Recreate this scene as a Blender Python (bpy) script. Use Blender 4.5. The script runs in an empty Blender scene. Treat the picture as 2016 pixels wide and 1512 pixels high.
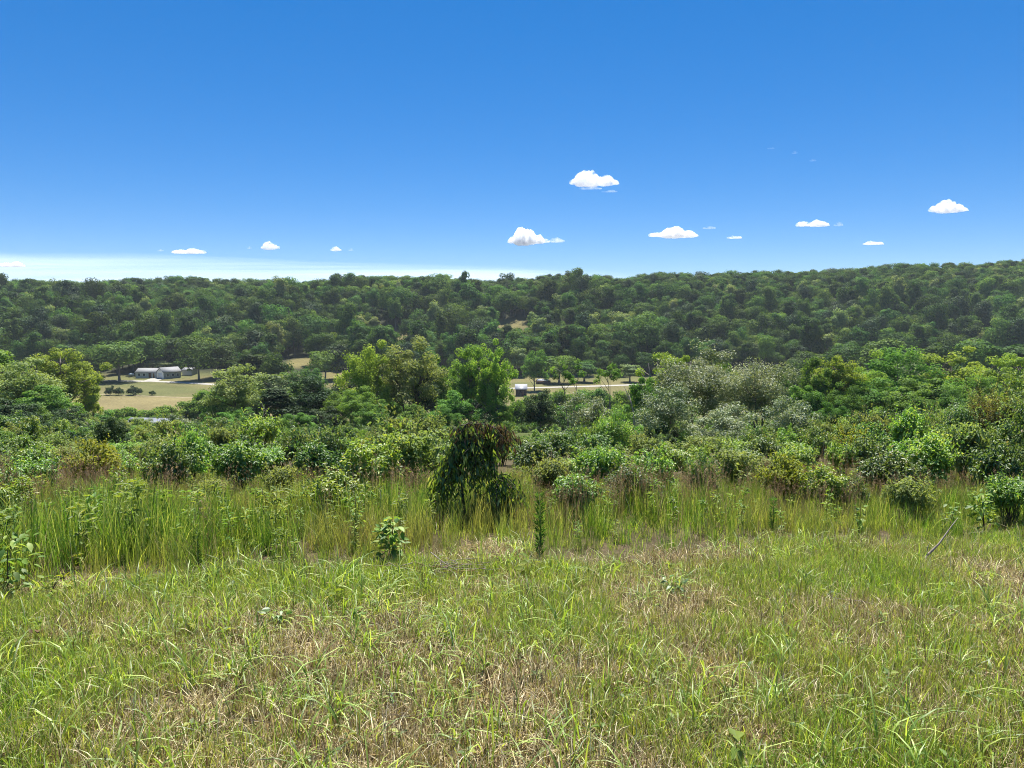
import bpy, math
import numpy as np
from mathutils import Vector, Quaternion

sc = bpy.context.scene
COL = sc.collection
R = math.radians
rng = np.random.default_rng(7)

# ------------------------------------------------------------------ camera, sky, sun, exposure
EYE = 1.6
PITCH = R(5.9)
F_PX = 1515.0                      # focal length in pixels of the 2016-wide photograph
cam_d = bpy.data.cameras.new('camera')
cam_d.sensor_width = 36.0
cam_d.lens = 36.0 * F_PX / 2016.0
cam_d.clip_start = 0.1
cam_d.clip_end = 250000.0
cam = bpy.data.objects.new('camera', cam_d)
COL.objects.link(cam)
cam.location = (0, 0, EYE)
cam.rotation_euler = (R(90) - PITCH, 0, 0)
sc.camera = cam

SUN_EL, SUN_AZ = R(64), R(5)
world = bpy.data.worlds.new('World')
sc.world = world
world.use_nodes = True
wn = world.node_tree
wn.nodes.clear()
w_out = wn.nodes.new('ShaderNodeOutputWorld')
w_bg = wn.nodes.new('ShaderNodeBackground')
w_sky = wn.nodes.new('ShaderNodeTexSky')
w_sky.sky_type = 'NISHITA'
w_sky.sun_disc = False
w_sky.sun_elevation = SUN_EL
w_sky.sun_rotation = SUN_AZ
w_sky.altitude = 200
w_sky.air_density = 0.55
w_sky.dust_density = 0.0
w_sky.ozone_density = 6.0
w_gam = wn.nodes.new('ShaderNodeGamma')
w_gam.inputs['Gamma'].default_value = 0.6
w_hsv = wn.nodes.new('ShaderNodeHueSaturation')
w_hsv.inputs['Saturation'].default_value = 1.67
w_hsv.inputs['Hue'].default_value = 0.508
w_bg.inputs['Strength'].default_value = 0.14
wn.links.new(w_sky.outputs[0], w_gam.inputs['Color'])
wn.links.new(w_gam.outputs[0], w_hsv.inputs['Color'])
wn.links.new(w_hsv.outputs[0], w_bg.inputs['Color'])
wn.links.new(w_bg.outputs[0], w_out.inputs['Surface'])

sun_d = bpy.data.lights.new('sun', 'SUN')
sun_d.energy = 5.0
sun_d.angle = R(0.53)
sun_d.color = (1.0, 0.955, 0.88)
sun = bpy.data.objects.new('sun', sun_d)
COL.objects.link(sun)
sv = Vector((math.sin(SUN_AZ) * math.cos(SUN_EL), math.cos(SUN_AZ) * math.cos(SUN_EL), math.sin(SUN_EL)))
sun.rotation_euler = sv.to_track_quat('Z', 'Y').to_euler()
sun.location = (0, 0, 60)

sc.render.engine = 'CYCLES'
sc.view_settings.view_transform = 'Standard'
sc.view_settings.look = 'None'
sc.view_settings.gamma = 1.0
sc.view_settings.exposure = 1.08
sc.cycles.max_bounces = 12
sc.cycles.diffuse_bounces = 3
sc.cycles.transmission_bounces = 3
sc.cycles.glossy_bounces = 2
sc.cycles.transparent_max_bounces = 8
sc.cycles.volume_bounces = 10
sc.cycles.use_denoising = True
sc.cycles.denoising_prefilter = 'NONE'
sc.cycles.denoising_input_passes = 'RGB_ALBEDO_NORMAL'
sc.cycles.filter_width = 1.0
sc.cycles.caustics_reflective = False
sc.cycles.caustics_refractive = False

# ------------------------------------------------------------------ geometry of the view (photo pixel -> direction)
def ray(px, py):
    a, b = (px - 1008) / F_PX, (756 - py) / F_PX
    c, s = math.cos(PITCH), math.sin(PITCH)
    return np.array([a, c + b * s, -s + b * c])

def project(x, y, z):
    c, s = math.cos(PITCH), math.sin(PITCH)
    dz = z - EYE
    dep = y * c - dz * s
    up = y * s + dz * c
    dep = np.maximum(dep, 1e-3)
    return 1008 + F_PX * x / dep, 756 - F_PX * up / dep

# ------------------------------------------------------------------ noise
_tab = np.random.default_rng(3).random((256, 256))
def vnoise(x, y):
    x = np.asarray(x, float); y = np.asarray(y, float)
    xi, yi = np.floor(x).astype(int), np.floor(y).astype(int)
    fx, fy = x - xi, y - yi
    fx, fy = fx * fx * (3 - 2 * fx), fy * fy * (3 - 2 * fy)
    g = lambda i, j: _tab[i & 255, j & 255]
    return (g(xi, yi) * (1 - fx) + g(xi + 1, yi) * fx) * (1 - fy) + (g(xi, yi + 1) * (1 - fx) + g(xi + 1, yi + 1) * fx) * fy
def fbm(x, y, o=3):
    s, a, t = 0, 1, 0
    for i in range(o):
        s = s + a * vnoise(x * 2 ** i + 17.3 * i, y * 2 ** i + 5.1 * i); t += a; a *= .5
    return s / t
def sstep(a, b, x):
    t = np.clip((x - a) / (b - a), 0, 1)
    return t * t * (3 - 2 * t)

# ------------------------------------------------------------------ terrain height
VALLEY = -32.0
RIDGE = 620.0
# skyline of the wooded hill in the photograph (tree tops), turned into heights at the ridge line
_sk = [(-900, 556), (-300, 556), (0, 552), (200, 547), (320, 538), (400, 537), (450, 545), (600, 547), (700, 546), (780, 541), (870, 537),
       (950, 544), (1040, 541), (1100, 535), (1200, 540), (1235, 543), (1270, 530), (1400, 532), (1500, 530), (1600, 527), (1680, 523),
       (1760, 514), (1850, 514), (1930, 511), (2016, 504), (2400, 492), (3000, 500)]
_rx, _rz = [], []
for p, q in _sk:
    d = ray(p, q); t = RIDGE / d[1]
    _rx.append(d[0] * t); _rz.append(EYE + d[2] * t - 15.8)
_rx, _rz = np.array(_rx), np.array(_rz)

def terrain(x, y):
    x = np.asarray(x, float); y = np.asarray(y, float)
    yy = np.clip(y, 0, 25)
    z = -(0.08 * yy + 0.002 * yy * yy)
    z = z - 0.165 * np.maximum(y - 25, 0)
    z = z + np.where(y < 0, np.minimum(-0.06 * y, 4.0), 0)
    z = z + (vnoise(x * .9 + 4, y * .9) - .5) * .05 + (vnoise(x * .11 + 9, y * .11) - .5) * .8 * sstep(14, 40, y)
    k = 3.0                                   # soft floor of the valley
    d = z - VALLEY
    z = VALLEY + np.where(d > 30, d, k * np.log1p(np.exp(np.clip(d / k, -40, 40))))
    z = z + (vnoise(x * .02, y * .02) - .5) * 0.9 * sstep(180, 240, y)
    y0 = 352 + 26 * sstep(40, 160, x) - 10 * np.exp(-((x + 90) / 60.0) ** 2)
    h = np.interp(x, _rx, _rz) - VALLEY
    t = np.clip((y - y0) / (RIDGE - y0), 0, 1)
    s = .55 * t + .45 * t * t * (3 - 2 * t)
    spur = (fbm(x * .011 + 2.1, y * .007 + 8, 2) - .5) * 26 * np.sin(np.pi * t) ** 1.0
    z = z + np.where(t > 0, h * s + spur, 0)
    back = np.maximum(y - RIDGE, 0)
    z = z - np.minimum(back * .09, 34)
    return z

def ground_at(px, py, dmin=1.0, dmax=900.0):
    d = ray(px, py); d = d / d[1]
    ys = np.exp(np.linspace(math.log(dmin), math.log(dmax), 6000))
    below = EYE + d[2] * ys - terrain(d[0] * ys, ys)
    i = np.argmax(below < 0)
    y = ys[i] if below[i] < 0 else dmax
    return float(d[0] * y), float(y), float(terrain(d[0] * y, y))

def at_dist(px, dist):
    x = (px - 1008) / F_PX * dist * 1.0
    y = dist
    for _ in range(6):                        # keep the point under this pixel column
        z = float(terrain(x, y)); c, s = math.cos(PITCH), math.sin(PITCH)
        x = (px - 1008) / F_PX * (y * c - (z - EYE) * s)
    return x, y, float(terrain(x, y))

def top_z(px_y, y):
    d = ray(1008, px_y)
    return EYE + d[2] / d[1] * y

# ------------------------------------------------------------------ mesh helpers
class MB:
    def __init__(s): s.v, s.f, s.m, s.a, s.n = [], [], [], [], 0
    def add(s, v, f, mat=0, a=0.5):
        v = np.asarray(v, np.float32).reshape(-1, 3); f = np.asarray(f, np.int32).reshape(-1, 3)
        s.v.append(v); s.f.append(f + s.n); s.m.append(np.full(len(f), mat, np.int32))
        s.a.append(np.broadcast_to(np.asarray(a, np.float32), (len(v),)).copy()); s.n += len(v)
    def mesh(s, name, mats, smooth=False):
        me = bpy.data.meshes.new(name)
        v = np.concatenate(s.v); f = np.concatenate(s.f); m = np.concatenate(s.m); a = np.concatenate(s.a)
        me.vertices.add(len(v)); me.vertices.foreach_set('co', v.ravel())
        me.loops.add(f.size); me.loops.foreach_set('vertex_index', f.ravel())
        me.polygons.add(len(f)); me.polygons.foreach_set('loop_start', np.arange(0, f.size, 3, dtype=np.int32))
        try: me.polygons.foreach_set('loop_total', np.full(len(f), 3, np.int32))
        except Exception: pass
        me.polygons.foreach_set('material_index', m)
        if smooth: me.polygons.foreach_set('use_smooth', np.ones(len(f), bool))
        at = me.attributes.new('v', 'FLOAT', 'POINT'); at.data.foreach_set('value', a)
        for mt in (mats if isinstance(mats, (list, tuple)) else [mats]): me.materials.append(mt)
        me.update(calc_edges=True)
        return me

def link(name, data, parent=None, loc=None):
    o = bpy.data.objects.new(name, data); COL.objects.link(o)
    if parent is not None: o.parent = parent
    if loc is not None: o.location = loc
    return o
def tag(o, label=None, cat=None, group=None, kind=None):
    if label: o['label'] = label
    if cat: o['category'] = cat
    if group: o['group'] = group
    if kind: o['kind'] = kind
    return o

def unit(a): return a / np.maximum(np.linalg.norm(a, axis=-1, keepdims=True), 1e-9)
def rdir(n, g): return unit(g.normal(size=(n, 3)))

def add_leaves(mb, P, D, N, L, W, v, mat=0, fold=0.12, curl=0.1):
    n = len(P); L = np.broadcast_to(L, (n,))[:, None]; W = np.broadcast_to(W, (n,))[:, None]
    D = unit(D); S = unit(np.cross(D, N)); N2 = np.cross(S, D)
    mid = P + D * L * .45
    V = np.stack([P, mid + S * W * .5 + N2 * W * fold, P + D * L - N2 * L * curl, mid - S * W * .5 + N2 * W * fold], 1).reshape(-1, 3)
    i = np.arange(n)[:, None] * 4
    Fc = np.concatenate([i + [0, 1, 2], i + [0, 2, 3]], 1).reshape(-1, 3)
    mb.add(V, Fc, mat, np.repeat(np.broadcast_to(v, (n,)), 4))

def add_blades(mb, P, H, W, lean, az, v, mat=0, arch=1.0, tw=None, levels=(0, .4, .75, 1.0)):
    """grass blades: root P, length H, width W, lean = how far the tip moves sideways, az = direction it leans"""
    n = len(P); az = np.asarray(az)
    d = np.stack([np.cos(az), np.sin(az), np.zeros(n)], 1)
    ta = az + np.pi / 2 if tw is None else tw
    s = np.stack([np.cos(ta), np.sin(ta), np.zeros(n)], 1)
    H = np.broadcast_to(H, (n,)); W = np.broadcast_to(W, (n,)); lean = np.broadcast_to(lean, (n,))
    vs = []
    for t in levels:
        th = lean * t ** 1.0
        # arc with growing tilt
        fwd = H * t * np.sin(th * .55 * arch) ; up = H * t * np.cos(th * .55 * arch)
        fwd = fwd + H * lean * .18 * t ** 3; up = up - H * lean * .16 * arch * t ** 3
        c = P + d * fwd[:, None] + np.array([0, 0, 1.0]) * up[:, None]
        w = W * (1 - .75 * t ** 2) * .5 if t < 1 else W * 0
        if t < 1: vs += [c + s * w[:, None], c - s * w[:, None]]
        else: vs += [c]
    k = len(vs); V = np.stack(vs, 1).reshape(-1, 3)
    q = []
    for j in range(len(levels) - 2):
        b = 2 * j; q += [[b, b + 1, b + 3], [b, b + 3, b + 2]]
    b = 2 * (len(levels) - 2); q += [[b, b + 1, b + 2]]
    i = np.arange(n)[:, None, None] * k
    mb.add(V, (i + np.array(q)[None]).reshape(-1, 3), mat, np.repeat(np.broadcast_to(v, (n,)), k))

def add_tube(mb, path, rad, sides=6, mat=0, v=.5):
    path = np.asarray(path, float); m = len(path); rad = np.broadcast_to(rad, (m,))
    T = unit(np.gradient(path, axis=0))
    ref = np.where(np.abs(T[:, 2:3]) > .9, np.array([[1.0, 0, 0]]), np.array([[0, 0, 1.0]]))
    U = unit(np.cross(T, ref)); V2 = np.cross(T, U)
    a = np.linspace(0, 2 * np.pi, sides, endpoint=False)
    ring = path[:, None] + rad[:, None, None] * (np.cos(a)[None, :, None] * U[:, None] + np.sin(a)[None, :, None] * V2[:, None])
    Vv = np.concatenate([ring.reshape(-1, 3), path[-1:]])
    f = []
    for j in range(m - 1):
        for k in range(sides):
            p, q = j * sides + k, j * sides + (k + 1) % sides
            f += [[p, q, q + sides], [p, q + sides, p + sides]]
    for k in range(sides): f.append([(m - 1) * sides + k, (m - 1) * sides + (k + 1) % sides, m * sides])
    mb.add(Vv, f, mat, v)

def add_box(mb, c, s, rz=0, mat=0):
    x, y, z = np.array(s) / 2
    V = np.array([[-x, -y, -z], [x, -y, -z], [x, y, -z], [-x, y, -z], [-x, -y, z], [x, -y, z], [x, y, z], [-x, y, z]])
    cs, sn = math.cos(rz), math.sin(rz)
    V = V @ np.array([[cs, sn, 0], [-sn, cs, 0], [0, 0, 1]]) + np.array(c)
    f = [[0, 2, 1], [0, 3, 2], [4, 5, 6], [4, 6, 7], [0, 1, 5], [0, 5, 4], [1, 2, 6], [1, 6, 5], [2, 3, 7], [2, 7, 6], [3, 0, 4], [3, 4, 7]]
    mb.add(V, f, mat)

# ------------------------------------------------------------------ materials
def nt(name):
    m = bpy.data.materials.new(name); m.use_nodes = True
    t = m.node_tree; t.nodes.clear()
    out = t.nodes.new('ShaderNodeOutputMaterial')
    return m, t, out

def leaf_mat(name, stops, trans=.38, gloss=.05, rough=.42, vary=.25, tmul=(1.35, 1.25, .55), tint=None, hue=.02):
    """stops: colours along the per-leaf attribute v; light shines through a share of each leaf"""
    m, t, out = nt(name); N, Lk = t.nodes.new, t.links.new
    at = N('ShaderNodeAttribute'); at.attribute_name = 'v'
    rp = N('ShaderNodeValToRGB'); el = rp.color_ramp.elements
    for i, (p, c) in enumerate(stops):
        e = el[i] if i < 2 else el.new(p)
        e.position = p; e.color = (*c, 1)
    Lk(at.outputs['Fac'], rp.inputs[0])
    oi = N('ShaderNodeObjectInfo')
    hs = N('ShaderNodeHueSaturation')
    mr = N('ShaderNodeMapRange'); mr.inputs[3].default_value = 1 - vary; mr.inputs[4].default_value = 1 + vary
    Lk(oi.outputs['Random'], mr.inputs[0]); Lk(mr.outputs[0], hs.inputs['Value'])
    m2 = N('ShaderNodeMath'); m2.operation = 'MULTIPLY'; m2.inputs[1].default_value = 7.13
    Lk(oi.outputs['Random'], m2.inputs[0])
    m3 = N('ShaderNodeMath'); m3.operation = 'FRACT'; Lk(m2.outputs[0], m3.inputs[0])
    m4 = N('ShaderNodeMapRange'); m4.inputs[3].default_value = .5 - hue; m4.inputs[4].default_value = .5 + hue
    Lk(m3.outputs[0], m4.inputs[0]); Lk(m4.outputs[0], hs.inputs['Hue'])
    Lk(rp.outputs[0], hs.inputs['Color'])
    col = hs.outputs[0]
    if tint is not None:                      # patchy drying-out carried by the plants themselves
        ti = N('ShaderNodeAttribute'); ti.attribute_type = 'INSTANCER'; ti.attribute_name = 'tint'
        mx = N('ShaderNodeMix'); mx.data_type = 'RGBA'
        Lk(ti.outputs['Fac'], mx.inputs[0]); Lk(col, mx.inputs[6]); mx.inputs[7].default_value = (*tint, 1)
        col = mx.outputs[2]
    df = N('ShaderNodeBsdfDiffuse'); Lk(col, df.inputs[0])
    tr = N('ShaderNodeBsdfTranslucent')
    mu = N('ShaderNodeMix'); mu.data_type = 'RGBA'; mu.blend_type = 'MULTIPLY'; mu.inputs[0].default_value = 1
    mu.inputs[7].default_value = (*tmul, 1); Lk(col, mu.inputs[6]); Lk(mu.outputs[2], tr.inputs[0])
    mix = N('ShaderNodeMixShader'); mix.inputs[0].default_value = trans
    Lk(df.outputs[0], mix.inputs[1]); Lk(tr.outputs[0], mix.inputs[2])
    sh = mix.outputs[0]
    if gloss > 0:
        gl = N('ShaderNodeBsdfGlossy'); gl.inputs['Roughness'].default_value = rough + .16; gl.inputs[0].default_value = (1, 1, 1, 1)
        mg = N('ShaderNodeMixShader'); mg.inputs[0].default_value = gloss * .28
        Lk(sh, mg.inputs[1]); Lk(gl.outputs[0], mg.inputs[2]); sh = mg.outputs[0]
    Lk(sh, out.inputs[0])
    return m

def plain_mat(name, col, rough=.8, noise=0, scale=5, col2=None, bump=0, spec=.3, stretch=None):
    m, t, out = nt(name); N, Lk = t.nodes.new, t.links.new
    b = N('ShaderNodeBsdfPrincipled'); b.inputs['Roughness'].default_value = rough; b.inputs['Specular IOR Level'].default_value = spec
    b.inputs['Base Color'].default_value = (*col, 1)
    if col2 is not None:
        tc = N('ShaderNodeTexCoord'); mp = N('ShaderNodeMapping')
        if stretch: mp.inputs['Scale'].default_value = stretch
        nz = N('ShaderNodeTexNoise'); nz.inputs['Scale'].default_value = scale; nz.inputs['Detail'].default_value = 6
        Lk(tc.outputs['Object'], mp.inputs[0]); Lk(mp.outputs[0], nz.inputs[0])
        rp = N('ShaderNodeValToRGB'); rp.color_ramp.elements[0].position = .35; rp.color_ramp.elements[1].position = .65
        rp.color_ramp.elements[0].color = (*col, 1); rp.color_ramp.elements[1].color = (*col2, 1)
        Lk(nz.outputs[0], rp.inputs[0]); Lk(rp.outputs[0], b.inputs['Base Color'])
        if bump:
            bp = N('ShaderNodeBump'); bp.inputs['Strength'].default_value = bump; Lk(nz.outputs[0], bp.inputs['Height']); Lk(bp.outputs[0], b.inputs['Normal'])
    Lk(b.outputs[0], out.inputs[0])
    return m

BARK = plain_mat('bark', (.10, .082, .065), .9, col2=(.21, .18, .15), scale=6, bump=.4, stretch=(6, 6, 1))
TWIG = plain_mat('dead_wood', (.22, .18, .14), .9, col2=(.36, .31, .26), scale=30)
BARK_DARK = plain_mat('dark_stem', (.045, .04, .03), .85, col2=(.09, .075, .05), scale=30)
STEM_GREEN = plain_mat('green_stem', (.07, .11, .03), .6, col2=(.11, .15, .05), scale=30)

L_HILL = leaf_mat('hillside_leaves', [(0, (.040, .092, .024)), (.5, (.070, .142, .032)), (1, (.135, .22, .05))], .38, .03, vary=.5, hue=.025)
L_MID = leaf_mat('broad_green_leaves', [(0, (.065, .15, .028)), (.5, (.12, .235, .042)), (1, (.21, .34, .07))], .45, .04, vary=.22)
L_BRIGHT = leaf_mat('bright_yellow_green_leaves', [(0, (.13, .225, .04)), (.5, (.225, .35, .06)), (1, (.36, .48, .10))], .5, .04, vary=.10)
L_OLIVE = leaf_mat('pale_olive_leaves', [(0, (.12, .175, .055)), (.5, (.20, .27, .085)), (1, (.33, .39, .15))], .45, .06, vary=.12)
L_DARK = leaf_mat('dark_green_leaves', [(0, (.026, .058, .022)), (.5, (.042, .084, .03)), (1, (.075, .125, .045))], .28, .05, vary=.15)
L_SILVER = leaf_mat('silvery_leaves', [(0, (.09, .14, .06)), (.45, (.17, .235, .11)), (.75, (.27, .33, .19)), (1, (.46, .50, .38))], .36, .14, .36, vary=.1)
L_BRAMBLE = leaf_mat('bramble_leaves', [(0, (.08, .17, .03)), (.5, (.18, .31, .05)), (.85, (.32, .44, .08)), (1, (.46, .46, .14))], .44, .14, .32, vary=.25)
L_BRAMBLE_D = leaf_mat('dark_bramble_leaves', [(0, (.055, .12, .032)), (.5, (.115, .21, .05)), (.9, (.21, .31, .08)), (1, (.36, .30, .13))], .40, .14, .32, vary=.22)
L_BROWNISH = leaf_mat('browning_leaves', [(0, (.085, .115, .035)), (.5, (.14, .17, .05)), (.8, (.19, .18, .06)), (1, (.28, .20, .09))], .38, .06, vary=.15)
L_YELLOW = leaf_mat('yellow_green_leaves', [(0, (0.149, 0.207, 0.034)), (.5, (0.230, 0.287, 0.040)), (1, (0.368, 0.380, 0.057))], .46, .06, vary=.08)
L_SAPLING = leaf_mat('fresh_sapling_leaves', [(0, (.09, .18, .04)), (.5, (.18, .30, .055)), (1, (.36, .46, .10))], .46, .07, .36, vary=.2)
L_DROOP = leaf_mat('hanging_lance_leaves', [(0, (.05, .11, .024)), (.5, (.135, .235, .045)), (.8, (.28, .38, .08)), (1, (.52, .58, .2))], .5, .12, .34, vary=.05)
L_WILT = leaf_mat('wilted_brown_leaves', [(0, (.10, .065, .035)), (.5, (.17, .11, .05)), (.8, (.15, .16, .05)), (1, (.26, .16, .09))], .30, .06, vary=.05, tmul=(1.1, 1, .8))

# ------------------------------------------------------------------ ground
# pixel row of the edge between the mown strip and the tall grass
_ex = [-600, 0, 120, 250, 400, 500, 620, 700, 760, 900, 1060, 1200, 1500, 1800, 2016, 2600]
_ey = [1205, 1178, 1168, 1152, 1140, 1130, 1122, 1115, 1110, 1100, 1112, 1104, 1092, 1090, 1084, 1070]
def tall_mask(x, y):
    px, py = project(x, y, terrain(x, y))
    e = np.interp(px, _ex, _ey) + (fbm(x * 1.3, y * 1.3, 2) - .5) * (30 + 60 * sstep(780, 950, px))
    return py < e

SOIL_X, SOIL_Y, _ = ground_at(930, 1145)
def soil_mask(x, y):
    """bare earth: the patch by the twig pile and thin worn spots along the mowing edge"""
    a = np.exp(-(((x - SOIL_X) / .55) ** 2 + ((y - SOIL_Y) / .22) ** 2))
    px, py = project(x, y, terrain(x, y))
    e = np.interp(px, _ex, _ey)
    b = np.exp(-((py - e - 12) / 10) ** 2) * sstep(.45, .65, vnoise(x * 1.1 + 3, y * .8)) * (px < 800)
    return np.clip(a + .8 * b, 0, 1)

def ground_mat():
    m, t, out = nt('ground'); N, Lk = t.nodes.new, t.links.new
    b = N('ShaderNodeBsdfPrincipled'); b.inputs['Roughness'].default_value = .95; b.inputs['Specular IOR Level'].default_value = .1
    at = N('ShaderNodeAttribute'); at.attribute_name = 'ground_colour'
    tc = N('ShaderNodeTexCoord')
    col = at.outputs['Color']
    for sc_, lo, hi in ((22.0, .55, 1.4), (1.3, .8, 1.2), (.06, .85, 1.15)):
        nz = N('ShaderNodeTexNoise'); nz.inputs['Scale'].default_value = sc_; nz.inputs['Detail'].default_value = 5
        Lk(tc.outputs['Object'], nz.inputs[0])
        mr = N('ShaderNodeMapRange'); mr.inputs[1].default_value = .3; mr.inputs[2].default_value = .7; mr.inputs[3].default_value = lo; mr.inputs[4].default_value = hi
        Lk(nz.outputs[0], mr.inputs[0])
        mx = N('ShaderNodeMix'); mx.data_type = 'RGBA'; mx.blend_type = 'MULTIPLY'; mx.inputs[0].default_value = 1
        cc = N('ShaderNodeCombineColor')
        for k in range(3): Lk(mr.outputs[0], cc.inputs[k])
        Lk(col, mx.inputs[6]); Lk(cc.outputs[0], mx.inputs[7]); col = mx.outputs[2]
    Lk(col, b.inputs['Base Color']); Lk(b.outputs[0], out.inputs[0])
    return m

ys = np.concatenate([-np.exp(np.linspace(math.log(2500), math.log(1.0), 34)), np.linspace(-.8, 1.8, 8),
                     np.exp(np.linspace(math.log(2.0), math.log(30), 130)), np.exp(np.linspace(math.log(30.5), math.log(900), 220)),
                     np.exp(np.linspace(math.log(930), math.log(6000), 26))])
us = np.linspace(-1, 1, 281)
nu = len(us)
G = []
for y in ys:
    hw = 60 + 1.1 * abs(y)
    G.append(np.stack([np.sign(us) * np.abs(us) ** (2.0 if y < 60 else 1.3) * hw, np.full(nu, y)], 1))
G = np.array(G)
GX, GY = G[..., 0], G[..., 1]
GZ = terrain(GX, GY)
r_ = np.arange(len(ys) - 1)[:, None] * nu; c_ = np.arange(nu - 1)[None]
i0 = (r_ + c_).ravel()
gf = np.concatenate([np.stack([i0, i0 + 1, i0 + nu + 1], 1), np.stack([i0, i0 + nu + 1, i0 + nu], 1)])
mb = MB(); mb.add(np.stack([GX, GY, GZ], -1), gf)
gm = mb.mesh('ground', ground_mat(), smooth=True)
# base colours by what covers the ground: litter near, brushy slope, hay meadow, forest floor
fx, fy = GX.ravel(), GY.ravel()
litter = np.array([.085, .066, .036]); soil = np.array([.34, .235, .13]); slope_c = np.array([.075, .095, .026])
hay = np.array([.145, .13, .055]); hay_g = np.array([.11, .115, .042]); wood = np.array([.035, .04, .02]); clear = np.array([.155, .135, .055])
def mixc(a, b, w): return a * (1 - w[:, None]) + b * w[:, None]
C = np.tile(litter, (fx.size, 1))
C = mixc(C, soil[None], soil_mask(fx, np.maximum(fy, 1.5)) * (fy < 12))
C = mixc(C, slope_c[None], sstep(14, 30, fy))
meadow = mixc(np.tile(hay_g, (fx.size, 1)), hay[None], sstep(.35, .65, fbm(fx * .03, fy * .05)))
C = mixc(C, meadow, sstep(190, 225, fy))
gpx, gpy = project(fx, np.maximum(fy, 1), GZ.ravel())
y0v = 352 + 26 * sstep(40, 160, fx) - 10 * np.exp(-((fx + 90) / 60.0) ** 2)
C = mixc(C, wood[None], sstep(2, 14, fy - y0v - 4))
# nearer hay strip of the left field is drier
HX0, HY0, _ = ground_at(200, 779)
C = mixc(C, np.array([[.185, .155, .07]]), sstep(0, 3, HY0 - fy) * sstep(215, 225, fy) * (fx < -60))
CLEAR = [(572, 622, 705, 717), (636, 682, 735, 744), (982, 1034, 631, 643), (745, 800, 655, 668)]
clear_xy = []
for (a, b_, t_, u_) in CLEAR:
    P0 = ground_at((a + b_) / 2, (t_ + u_) / 2)
    w_ = (b_ - a) / F_PX * P0[1] / 2
    ya = ground_at((a + b_) / 2, u_ + 5)[1]; yb = ground_at((a + b_) / 2, t_ - 2)[1]
    clear_xy.append((P0[0], w_, ya, yb))
    C = mixc(C, clear[None], sstep(w_ * 1.35, w_, np.abs(fx - P0[0])) * sstep(ya - 6, ya, fy) * sstep(yb + 6, yb, fy))
ca = gm.attributes.new('ground_colour', 'FLOAT_COLOR', 'POINT')
ca.data.foreach_set('color', np.concatenate([C, np.ones((len(C), 1))], 1).astype(np.float32).ravel())
tag(link('ground', gm), kind='structure')

# ------------------------------------------------------------------ gravel lane, drive and field track
GRAVEL = plain_mat('pale_gravel', (.29, .275, .24), .95, col2=(.37, .35, .31), scale=.8)
TRACK = plain_mat('dry_track', (.24, .19, .11), .95, col2=(.30, .25, .15), scale=.6)
def strip(name, pix, width, mat, lift=.05):
    pts = np.array([ground_at(*p)[:2] if len(p) == 2 else p[:2] for p in pix])
    # resample
    seg = np.r_[0, np.cumsum(np.linalg.norm(np.diff(pts, axis=0), axis=1))]
    t = np.linspace(0, seg[-1], int(seg[-1] / 3) + 2)
    q = np.stack([np.interp(t, seg, pts[:, 0]), np.interp(t, seg, pts[:, 1])], 1)
    for _ in range(6): q[1:-1] = (q[:-2] + q[1:-1] * 2 + q[2:]) / 4
    d = unit(np.gradient(q, axis=0)); nrm = np.stack([-d[:, 1], d[:, 0]], 1)
    cols = []
    for k in (-1, -.5, 0, .5, 1):
        wj = width / 2 * k * (1 + .12 * (vnoise(t * .3, t * 0 + k * 7) - .5))
        e = q + nrm * wj[:, None]
        cols.append(np.concatenate([e, (terrain(e[:, 0], e[:, 1]) + lift + .06 * (1 - abs(k)))[:, None]], 1))
    Vv = np.stack(cols, 1); n = len(q)
    f = []
    for i in range(n - 1):
        for j in range(4):
            a = i * 5 + j; f += [[a, a + 1, a + 6], [a, a + 6, a + 5]]
    mb = MB(); mb.add(Vv, f)
    return tag(link(name, mb.mesh(name, mat, True)), kind='structure')
strip('gravel_lane', [(-160, 749), (60, 749), (220, 750), (330, 752), (420, 757), (500, 763), (600, 769), (760, 771), (900, 768), (1030, 764), (1150, 761), (1270, 757), (1400, 748), (1530, 735), (1700, 729)], 4.6, GRAVEL)
strip('gravel_drive', [(292, 752), (303, 748), (312, 745)], 6.5, GRAVEL, .09)
strip('field_track', [(120, 776), (195, 777), (260, 779), (335, 782), (420, 785)], 1.6, TRACK, .06)

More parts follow.
